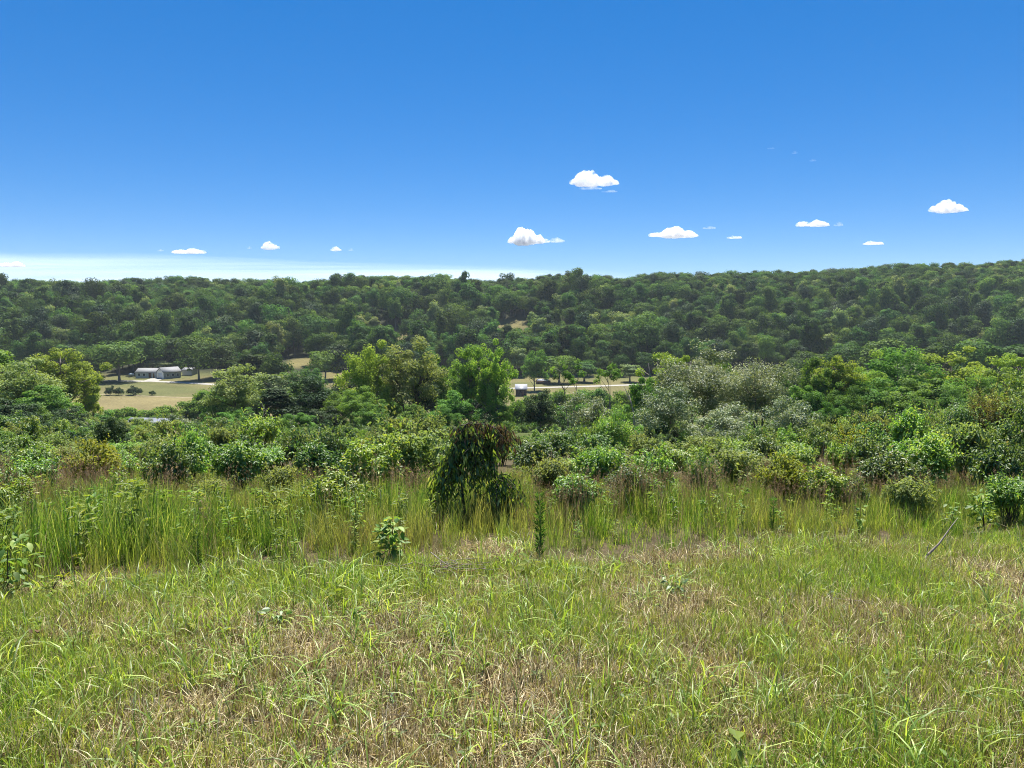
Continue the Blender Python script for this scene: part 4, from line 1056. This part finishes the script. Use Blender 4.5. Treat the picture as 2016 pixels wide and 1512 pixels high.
# ------------------------------------------------------------------ the drooping young tree in the middle
def drooping_tree():
    g = np.random.default_rng(41)
    X, Y, Z = ground_at(938, 1030)
    e = link('drooping_tree', None, None, (X, Y, Z))
    sc_ = Y / F_PX                   # metres per photo pixel at this distance
    U = lambda px, h, d=0: np.array([(px - 945) * sc_, d, h * .97])
    mb = MB()
    t = np.linspace(0, 1, 9)[:, None]
    trunk = U(925, -.05) * (1 - t) ** 2 + 2 * U(905, .8) * t * (1 - t) + U(925, 1.14) * t ** 2
    add_tube(mb, trunk, .017 * (1 - .55 * t[:, 0]), 7)
    link('trunk', mb.mesh('trunk', BARK_DARK), e)
    mb = MB(); tr2 = U(985, -.05, .05) * (1 - t) ** 2 + 2 * U(990, .5, .1) * t * (1 - t) + U(965, 1.08, .05) * t ** 2
    add_tube(mb, tr2, .011 * (1 - .5 * t[:, 0]), 6); link('trunk', mb.mesh('trunk', BARK_DARK), e)
    lf, wl = MB(), MB()
    paths = []
    for k in range(92):                       # arching shoots that hang to the ground
        if k < 46:   epx, dep, eh, tz, j = g.uniform(866, 984), g.uniform(-.3, .3), g.uniform(.05, .7), g.uniform(.86, 1.1), g.integers(4, 9)      # the main curtain
        elif k < 53: epx, dep, eh, tz, j = g.uniform(975, 1018), g.uniform(-.15, .15), g.uniform(.8, .95), g.uniform(1.0, 1.08), 8                 # short tassels on the arm at upper right
        elif k < 66: epx, dep, eh, tz, j = g.uniform(850, 885), g.uniform(-.3, .2), g.uniform(.05, .35), g.uniform(.5, .7), g.integers(3, 6)         # low left skirt
        else:        epx, dep, eh, tz, j = g.uniform(985, 1054), g.uniform(-.35, .25), g.uniform(.04, .25), g.uniform(.3, .52), g.integers(2, 5)     # low bushy right side
        b = (trunk if k < 46 and g.random() < .6 or 52 < k < 66 else tr2)[j]
        top = np.array([(U(epx, 0)[0] - b[0]) * .95 + b[0], dep * .9, tz])
        end = U(epx, eh, dep)
        tt = np.linspace(0, 1, 10)[:, None]
        p = b * (1 - tt) ** 3 + 3 * (b * .5 + top * .5 + [0, 0, .08]) * tt * (1 - tt) ** 2 + 3 * top * tt ** 2 * (1 - tt) + end * tt ** 3
        mb = MB(); add_tube(mb, p, .006 * (1 - .75 * tt[:, 0]) + .0008, 5)
        link('branch', mb.mesh('branch', BARK_DARK), e); paths.append(p)
        n = 48 if k < 46 else 38
        q = g.uniform(.15, 1, n); i = np.clip((q * 9).astype(int), 0, 8); fr = (q * 9 - i)[:, None]
        P = p[i] * (1 - fr) + p[i + 1] * fr + g.normal(0, .03, (n, 3)); P[:, 2] = np.maximum(P[:, 2], .05)
        D = unit(rdir(n, g) * .6 + np.array([0, 0, -.9])); Nn = rdir(n, g) + np.array([0, .2, .9])
        wilt = (P[:, 2] > .95) & (g.random(n) < .35) | (g.random(n) < .02) | ((P[:, 0] > U(985, 0)[0]) & (P[:, 2] > .7) & (g.random(n) < .6))
        L = g.uniform(.06, .115, n)
        v = np.clip(g.normal(.42, .25, n), 0, 1)
        add_leaves(lf, P[~wilt], D[~wilt], Nn[~wilt], L[~wilt], L[~wilt] * .28, v[~wilt], fold=.25, curl=.15)
        if wilt.any(): add_leaves(wl, P[wilt], D[wilt], Nn[wilt], L[wilt], L[wilt] * .24, v[wilt], fold=.3, curl=.2)
    # the twig that sticks out to the right with wilted leaves
    p = np.stack([trunk[-1], U(960, 1.15), U(1005, 1.08), U(1032, .98)]); mb = MB(); add_tube(mb, p, [.008, .006, .004, .002], 5)
    link('branch', mb.mesh('branch', BARK_DARK), e)
    n = 70; q = g.uniform(0, 1, n); i = np.clip((q * 3).astype(int), 0, 2); fr = (q * 3 - i)[:, None]
    P = p[i] * (1 - fr) + p[i + 1] * fr + g.normal(0, .02, (n, 3)); L = g.uniform(.06, .11, n)
    add_leaves(wl, P, unit(rdir(n, g) * .35 + np.array([0, 0, -1.0])), rdir(n, g), L, L * .24, g.random(n), fold=.3, curl=.2)
    link('foliage', lf.mesh('foliage', L_DROOP), e)
    w = link('wilted_foliage', wl.mesh('wilted_foliage', L_WILT), e); w['label'] = 'brown wilted leaves hanging at the top'
    tag(e, 'young drooping tree with hanging dark lance leaves and browned top in the middle', 'tree')
drooping_tree()

# ------------------------------------------------------------------ single plants in the foreground
def unit_leaf(name, L, W, m, seed, segs=4, v=.5):
    """an ovate leaf of several facets folded on its midrib, base at the origin, pointing along +x"""
    mb = MB(); t = np.linspace(0, 1, segs + 1)
    w = W * .5 * np.sin(np.pi * t ** .8) ** .8; w[-1] = 0
    z = -.22 * L * t ** 2
    mid = np.stack([t * L, 0 * t, z], 1); a = np.stack([t * L, w, z + .22 * w], 1); b = np.stack([t * L, -w, z + .22 * w], 1)
    V = np.concatenate([mid, a, b]); f = []; k = segs + 1
    for i in range(segs): f += [[i, i + 1, k + i + 1], [i, k + i + 1, k + i], [i, 2 * k + i, 2 * k + i + 1], [i, 2 * k + i + 1, i + 1]]
    mb.add(V, f, 0, v); return mb.mesh(name, m)
def leafy_sapling(name, px, py, h, wid, n, L, m, label, stemr=.006, seed=1, cat='sapling', group=None, low=.25):
    g = np.random.default_rng(seed); X, Y, Z = ground_at(px, py)
    e = link(name, None, None, (X, Y, Z))
    mb = MB(); stems = []
    for k in range(3):
        a = g.uniform(0, 6.28); t = np.linspace(0, 1, 6)[:, None]
        p = np.concatenate([math.cos(a) * wid * .22 * t ** 1.5, math.sin(a) * wid * .22 * t ** 1.5, h * (1 - .12 * k) * t - .02], 1)
        add_tube(mb, p, stemr * (1 - .7 * t[:, 0]) / (1 + .3 * k), 5); stems.append(p)
    link('stem', mb.mesh('stem', BARK_DARK), e)
    lm = [unit_leaf('leaf', L, L * .48, m, k, v=(.15, .35, .5, .68, .9)[k]) for k in range(5)]
    for k in range(n):
        p = stems[g.integers(0, 3)]; q = g.uniform(low, 1) ** .8; i = min(int(q * 5), 4); fr = q * 5 - i
        b = p[i] * (1 - fr) + p[min(i + 1, 5)] * fr
        a = g.uniform(0, 6.28); r = wid * .5 * g.uniform(.1, .75) * (1.1 - .55 * q)
        o = link('leaf', lm[g.integers(0, 5)], e)
        o.location = b + np.array([math.cos(a) * r, math.sin(a) * r, r * .25 * g.normal()])
        o.rotation_euler = (g.normal(0, .35), g.normal(.05, .4) - .25 * (q > .85), a + g.normal(0, .6))
        o.scale = (s := g.uniform(.65, 1.2), s, s)
    return tag(e, label, cat, group)
leafy_sapling('leafy_sapling', 772, 1112, .46, .34, 150, .075, L_SAPLING, 'bright green leafy sapling left of the drooping tree at the mowing edge', seed=5)
leafy_sapling('leafy_sapling', 1938, 1050, .46, .36, 110, .07, L_SAPLING, 'bushy bright green sapling near the right edge behind the leaning stick', seed=6)
leafy_sapling('leafy_sapling', 1868, 1048, .34, .22, 50, .06, L_SAPLING, 'slender green sapling left of the bushy one near the right edge', seed=7)
leafy_sapling('leafy_sapling', 520, 1040, .45, .18, 40, .06, L_YELLOW, 'yellow-topped weed standing in the tall grass at left', seed=8, cat='weed', low=.7)
leafy_sapling('leafy_sapling', 15, 1175, .5, .8, 150, .075, L_SAPLING, 'leafy vine-covered clump at the left edge of the mown strip', seed=9, cat='plant', low=.1)
leafy_sapling('leafy_sapling', 95, 1180, .18, .5, 70, .06, L_YELLOW, 'low yellow-green vine creeping onto the mown strip at left', seed=10, cat='plant', low=.1)
leafy_sapling('leafy_sapling', 1690, 1060, .34, .16, 36, .07, L_SAPLING, 'small leafy weed right of the tall bare stalk', seed=11, cat='weed', low=.2)
leafy_sapling('leafy_sapling', 700, 1080, .5, .2, 44, .055, L_SAPLING, 'pale leafy weed just behind and left of the bright sapling', seed=12, cat='weed', low=.4)
for q, (px, py, h, w, n, L, m, lab) in enumerate([(548, 1232, .10, .34, 60, .04, L_BRAMBLE, 'low leafy bramble sprout in the mown grass at left of centre'),
                                    (650, 1200, .10, .26, 30, .045, L_YELLOW, 'pair of yellow-leaved sprouts right of the low bramble'),
                                    (380, 1258, .09, .14, 16, .04, L_YELLOW, 'small yellow-leaved sprout left of the low bramble'),
                                    (1040, 1140, .12, .2, 26, .04, L_YELLOW, 'yellow sprout right of the bare earth patch'),
                                    (1458, 1512, .11, .14, 14, .055, L_YELLOW, 'bright five-leaved sprout at the bottom edge right of centre'),
                                    (1045, 1508, .05, .10, 4, .045, L_YELLOW, 'flat yellow leaf plant at the bottom edge near the middle'),
                                    (60, 1275, .08, .2, 18, .035, L_WILT, 'orange-brown leaved sprout in the mown grass at far left'),
                                    (1330, 1180, .13, .2, 40, .035, L_BRAMBLE_D, 'small dark sprout in the mown grass right of the middle'),
                                    (700, 1238, .09, .2, 26, .04, L_SAPLING, 'low green sprout right of the low bramble')]):
    leafy_sapling('ground_sprout', px, py, h * 1.6, w * 1.1, n, L * 1.5, m, lab, .003, 50 + q, 'sprout', 'leafy sprouts in the mown grass', .1)

def column_weed(px, py, h, r, label, m, seed, n=230, ls=.05):
    g = np.random.default_rng(seed); X, Y, Z = ground_at(px, py); e = link('columnar_weed', None, None, (X, Y, Z))
    mb = MB(); add_tube(mb, [(0, 0, -.02), (.008, 0, h * .5), (0, .01, h)], [.006, .005, .002], 5); link('stem', mb.mesh('stem', STEM_GREEN), e)
    mb = MB(); t = g.uniform(.06, 1.02, n); a = g.uniform(0, 6.28, n)
    P = np.stack([.006 * np.cos(a), .006 * np.sin(a), t * h], 1); D = np.stack([np.cos(a), np.sin(a), g.uniform(.5, 1.6, n)], 1)
    add_leaves(mb, P, D, rdir(n, g) + [0, 0, .8], r * g.uniform(.7, 1.3, n) * (1.15 - .4 * t), .007, np.clip(g.normal(.45, .25, n), 0, 1), fold=.1, curl=.2)
    link('foliage', mb.mesh('foliage', m), e)
    return tag(e, label, 'weed', 'tall narrow weeds in the long grass')
column_weed(1062, 1104, .58, .075, 'dark columnar weed right of the drooping tree at the mowing edge', L_MID, 1)
for q, (px, py, h, lab) in enumerate([(135, 1080, .62, 'leaning narrow weed in the long grass at far left'), (178, 1072, .66, 'tall narrow weed right of the leaning one at far left'), (306, 1070, .7, 'tall dark narrow weed left of the yellow-topped weed'),
                                      (318, 1090, .45, 'short narrow weed beside the tall dark one at left'), (390, 1128, .5, 'narrow weed near the mowing edge at left'), (1520, 1050, .5, 'narrow dark weed left of the tall bare stalk'),
                                      (830, 1010, .8, 'narrow weed against the left side of the drooping tree')]):
    column_weed(px, py, h * .72, .06, lab, L_MID, 20 + q, 150)

# tall bare stalk, leaning stick, twig heap
def stick(name, pts, rad, label, cat, m, extra=(), group=None):
    base = np.array(pts[0]); e = link(name, None, None, tuple(base))
    mb = MB(); add_tube(mb, np.array(pts) - base, rad, 6); link('stem', mb.mesh('stem', m), e)
    for p, r in extra: mb = MB(); add_tube(mb, np.array(p) - base, r, 5); link('side_twig', mb.mesh('side_twig', m), e)
    return tag(e, label, cat, group)
X, Y, Z = at_dist(1622, 10.2)
hs = top_z(868, Y) - Z
stick('dead_stalk', [(X, Y, Z - .05), (X - .02, Y, Z + hs * .35), (X - .035, Y, Z + hs * .7), (X - .03, Y, Z + hs)], [.011, .009, .006, .003], 'tall thin dark bare stalk rising above the grass at right', 'stalk', BARK_DARK,
      [([(X - .03, Y, Z + hs * .6), (X - .1, Y, Z + hs * .68), (X - .14, Y, Z + hs * .8)], [.004, .003, .001])])
bx_, by_, bz_ = ground_at(1814, 1112); tx_, ty2, _ = ground_at(1880, 1066)
sc1 = by_ / F_PX
stick('leaning_stick', [(bx_, by_, bz_ - .03), (bx_ + .06, by_ + .02, bz_ + .08), (bx_ + .17, by_ + .06, bz_ + .16), (bx_ + .30, by_ + .12, bz_ + .29), (bx_ + .37, by_ + .15, bz_ + .36)], [.016, .012, .008, .005, .002],
      'leaning dead stick poking out of the mown grass at right', 'stick', TWIG,
      [([(bx_ + .05, by_ + .02, bz_ + .07), (bx_ + .055, by_ + .02, bz_ + .14), (bx_ + .07, by_ + .02, bz_ + .19)], [.005, .004, .002])])
px0, py0, pz0 = ground_at(880, 1135)
pile = link('twig_pile', None, None, (px0, py0, pz0)); g = np.random.default_rng(77)
tw = []
for k in range(46):
    c = np.array([g.normal(0, .22), g.normal(.02, .09), g.uniform(.02, .09)]); a = g.normal(0, .6) + (math.pi if g.random() < .5 else 0); L_ = g.uniform(.12, .42)
    d = np.array([math.cos(a), math.sin(a), g.normal(0, .16)]) * L_ / 2
    mb = MB(); add_tube(mb, np.stack([c - d, c + g.normal(0, .012, 3), c + d * .6 + g.normal(0, .012, 3), c + d]), np.array([1, .9, .7, .4]) * g.uniform(.002, .0045), 5)
    link('twig', mb.mesh('twig', TWIG if g.random() < .8 else G_BROWN), pile)
tag(pile, 'flattened heap of dead grey twigs on bare earth near the bright sapling', 'twig pile')
for q, (px, py, a, L_, lab) in enumerate([(660, 1128, .3, .3, 'thin fallen twig left of the twig heap'), (1690, 1200, 2.9, .3, 'thin fallen stick in the mown grass at right')]):
    X, Y, Z = ground_at(px, py); d = np.array([math.cos(a), math.sin(a), .1]) * L_ / 2; c = np.array([X, Y, Z + .05])
    stick('fallen_twig', [c - d, c + [0, 0, .01], c + d * .5, c + d], [.004, .004, .003, .001], lab, 'twig', TWIG)

# ------------------------------------------------------------------ clouds
def cloud_mat(name, dens):
    """torn vapour: density breaks up with a noise that follows the cloud"""
    m, t, out = nt(name); N, Lk = t.nodes.new, t.links.new
    v = N('ShaderNodeVolumePrincipled'); v.inputs['Color'].default_value = (.995, .996, .998, 1); v.inputs['Anisotropy'].default_value = .25
    tc = N('ShaderNodeTexCoord'); nz = N('ShaderNodeTexNoise'); nz.inputs['Scale'].default_value = .011; nz.inputs['Detail'].default_value = 5; nz.inputs['Roughness'].default_value = .62
    Lk(tc.outputs['Object'], nz.inputs[0])
    mr = N('ShaderNodeMapRange'); mr.inputs[1].default_value = .40; mr.inputs[2].default_value = .62; mr.inputs[3].default_value = 0; mr.inputs[4].default_value = dens
    Lk(nz.outputs[0], mr.inputs[0]); Lk(mr.outputs[0], v.inputs['Density']); Lk(v.outputs[0], out.inputs['Volume'])
    return m
CLOUD, WISP = cloud_mat('cloud', .022), cloud_mat('thin_cloud', .006)
BASE = 1500.0
def cloud(px, py, wpx, hpx, label, seed, dens=1.0, lumps=None):
    """a puffy body with a flattish base: half-round sections lofted along its length, roughened"""
    g = np.random.default_rng(seed); d = ray(px, py); Yc = (BASE - EYE) / d[2] * d[1]
    Xc = d[0] / d[1] * Yc; m = Yc / F_PX; W, H = wpx * m * 1.02, hpx * m * 1.04
    lumps = lumps or [(x, g.uniform(.16, .24), g.uniform(.45, 1) * (1 - 1.3 * abs(x))) for x in np.linspace(-.36, .36, 6) + g.uniform(-.05, .05, 6)]
    nx, na = 46, 22
    xs = -np.cos(np.linspace(0, np.pi, nx)) * .5
    T = np.zeros(nx)
    for c, r, h in lumps: T = np.maximum(T, h * np.sqrt(np.clip(1 - ((xs - c) / r) ** 2, 0, 1)))
    T = np.maximum(T, .12 * np.sqrt(np.clip(1 - (xs / .5) ** 2, 0, 1))); T[0] = T[-1] = 0
    ph = np.linspace(0, 2 * np.pi, na, endpoint=False)
    cosp, sinp = np.cos(ph), np.sin(ph)
    x3 = np.repeat(xs[:, None], na, 1)
    f = 1 + .20 * np.abs(np.sin(x3 * 19 + 2.3 * cosp * 3 + seed)) * np.abs(np.sin(ph * 3 + x3 * 23)) + .16 * (vnoise(x3 * 26 + seed * 7, ph * 2.2 + 0 * x3) - .5) + .22 * (vnoise(x3 * 60 + seed * 3, ph * 5 + 0 * x3) - .5)
    z = np.where(sinp > 0, sinp, .22 * sinp)[None] * T[:, None] * H * f + H * .05 * (vnoise(x3 * 14, 0 * x3 + seed) - .5)
    y = cosp[None] * (T[:, None] ** .8) * W * .3 * f
    V = np.stack([x3 * W * (1 + .03 * np.sin(ph * 2))[None], y, z], -1)
    F_ = []
    for i in range(nx - 1):
        for k in range(na):
            p, q = i * na + k, i * na + (k + 1) % na; F_ += [[p, q, q + na], [p, q + na, p + na]]
    mb = MB(); mb.add(V, F_)
    return tag(link('cloud', mb.mesh('cloud', CLOUD if dens > .4 else WISP, True), None, (Xc, Yc, BASE)), label, 'cloud', 'small fair-weather clouds')
cloud(1170, 362, 92, 24, 'largest and highest white cloud, right of the middle', 1, 1.3, [(-.38, .14, .35), (-.22, .2, .9), (-.08, .2, .95), (.1, .18, .5), (.25, .18, .62), (.4, .13, .3)])
cloud(1162, 372, 44, 5, 'thin wisp hanging under the largest cloud', 2, .25)
cloud(1200, 378, 30, 5, 'faint curl right below the largest cloud', 3, .12)
cloud(1040, 477, 82, 28, 'domed white cloud low above the middle of the ridge', 4, 1.2, [(-.3, .18, .4), (-.16, .2, .95), (0, .2, .8), (.2, .2, .45), (.38, .14, .2)])
cloud(1095, 476, 34, 9, 'ragged white tail right of the domed low cloud', 5, .3)
cloud(1326, 465, 92, 18, 'flat white cloud right of the domed low cloud', 6, 1.1)
cloud(1396, 450, 24, 7, 'scrap of cloud right of the flat cloud', 7, .08)
cloud(1446, 469, 28, 8, 'small oval cloud right of the flat cloud', 8, .6)
cloud(1600, 444, 60, 13, 'wide thin cloud between the small oval one and the right-hand dome', 9, .9)
cloud(1651, 444, 18, 8, 'tiny scrap just right of the wide thin cloud', 10, .15)
cloud(1866, 415, 76, 19, 'smooth white dome cloud near the right edge', 11, 1.1, [(-.3, .16, .5), (-.05, .22, 1.0), (.2, .2, .65), (.38, .12, .3)])
cloud(1719, 481, 38, 8, 'small flat cloud low above the right-hand ridge', 12, .7)
cloud(532, 489, 36, 15, 'small bright puff left of the middle', 13, .9)
cloud(372, 498, 62, 11, 'flat white cloud above the left ridge', 14, .9)
cloud(661, 493, 22, 8, 'small puff right of the bright left puff', 15, .5)
cloud(691, 493, 10, 5, 'tiny puff beside the small puff', 16, .1)
cloud(491, 489, 10, 5, 'tiny scrap left of the bright puff', 17, .12)
cloud(316, 494, 12, 4, 'tiny scrap left of the flat left cloud', 18, .12)
cloud(1565, 302, 12, 6, 'tiny high puff at right', 19, .22)
cloud(1518, 293, 14, 5, 'faint high scrap left of the tiny high puff', 20, .1)
cloud(1600, 317, 14, 5, 'faint high scrap right of the tiny high puff', 21, .07)
cloud(25, 524, 46, 13, 'bright puff inside the pale bank at the far left', 22, .6)
# pale cloud bank along the horizon at left
def bank():
    m, t, out = nt('cloud_bank'); N, Lk = t.nodes.new, t.links.new
    tp = N('ShaderNodeBsdfTransparent'); tr = N('ShaderNodeBsdfTranslucent'); tr.inputs[0].default_value = (.92, .93, .97, 1)
    tc = N('ShaderNodeTexCoord'); mp = N('ShaderNodeMapping'); mp.inputs['Scale'].default_value = (.00006, .00022, .0003)
    nz = N('ShaderNodeTexNoise'); nz.inputs['Scale'].default_value = 1.0; nz.inputs['Detail'].default_value = 6
    Lk(tc.outputs['Object'], mp.inputs[0]); Lk(mp.outputs[0], nz.inputs[0])
    mr = N('ShaderNodeMapRange'); mr.inputs[1].default_value = .3; mr.inputs[2].default_value = .7; mr.inputs[3].default_value = .02; mr.inputs[4].default_value = .14
    Lk(nz.outputs[0], mr.inputs[0])
    at = N('ShaderNodeAttribute'); at.attribute_name = 'v'
    ml = N('ShaderNodeMath'); ml.operation = 'MULTIPLY'; Lk(mr.outputs[0], ml.inputs[0]); Lk(at.outputs['Fac'], ml.inputs[1])
    mx = N('ShaderNodeMixShader'); Lk(ml.outputs[0], mx.inputs[0]); Lk(tp.outputs[0], mx.inputs[1]); Lk(tr.outputs[0], mx.inputs[2]); Lk(mx.outputs[0], out.inputs[0])
    # outline of the near edge: left part comes closer (higher in the sky), thinning to the right
    h = 1700.0
    edge = [(-900, 496), (-300, 500), (0, 504), (100, 505), (250, 508), (430, 513), (600, 518), (800, 523), (1000, 528), (1150, 532), (1300, 538)]
    V, A, f = [], [], []
    K = 8
    for p, q in edge:
        d = ray(p, q); Y0 = (h - EYE) / d[2] * d[1]; x0 = d[0] / d[1] * Y0
        for k in range(K):
            s = 1 + 2.2 * (k / (K - 1)) ** 1.5
            bump = 60 * math.sin(p * .03 + k * 2)
            V.append((x0 * s, Y0 * s, h + bump)); A.append((0, .75, 1, 1, 1, 1, 1, 1)[k] * (1 if p < 1100 else .5 if p < 1250 else 0))
    for i in range(len(edge) - 1):
        for k in range(K - 1):
            a = i * K + k; f += [[a, a + K, a + K + 1], [a, a + K + 1, a + 1]]
    V = np.array(V); n = len(V); top = V + [0, 0, 160]
    mb = MB(); mb.add(np.concatenate([V, top]), f + [[a + n, c + n, b + n] for a, b, c in f], 0, np.concatenate([A, A]))
    return tag(link('cloud_bank', mb.mesh('cloud_bank', m, True)), 'long pale cloud bank along the horizon at the left', 'cloud')
bank()

# ------------------------------------------------------------------ clear summer air between here and the far ridge
def haze():
    m, t, out = nt('haze'); v = t.nodes.new('ShaderNodeVolumePrincipled')
    v.inputs['Color'].default_value = (.80, .90, 1.0, 1); v.inputs['Density'].default_value = HAZE; v.inputs['Anisotropy'].default_value = .1
    t.links.new(v.outputs[0], out.inputs['Volume'])
    mb = MB(); z0, z1 = float(GZ.min()) - 1.0, 80.0
    add_box(mb, (0, 1750, (z0 + z1) / 2), (14400, 8800, z1 - z0))
    tag(link('haze', mb.mesh('haze', m)), 'faint blue summer haze softening the far hillside', 'haze', kind='stuff')
HAZE = 0.000095
haze()
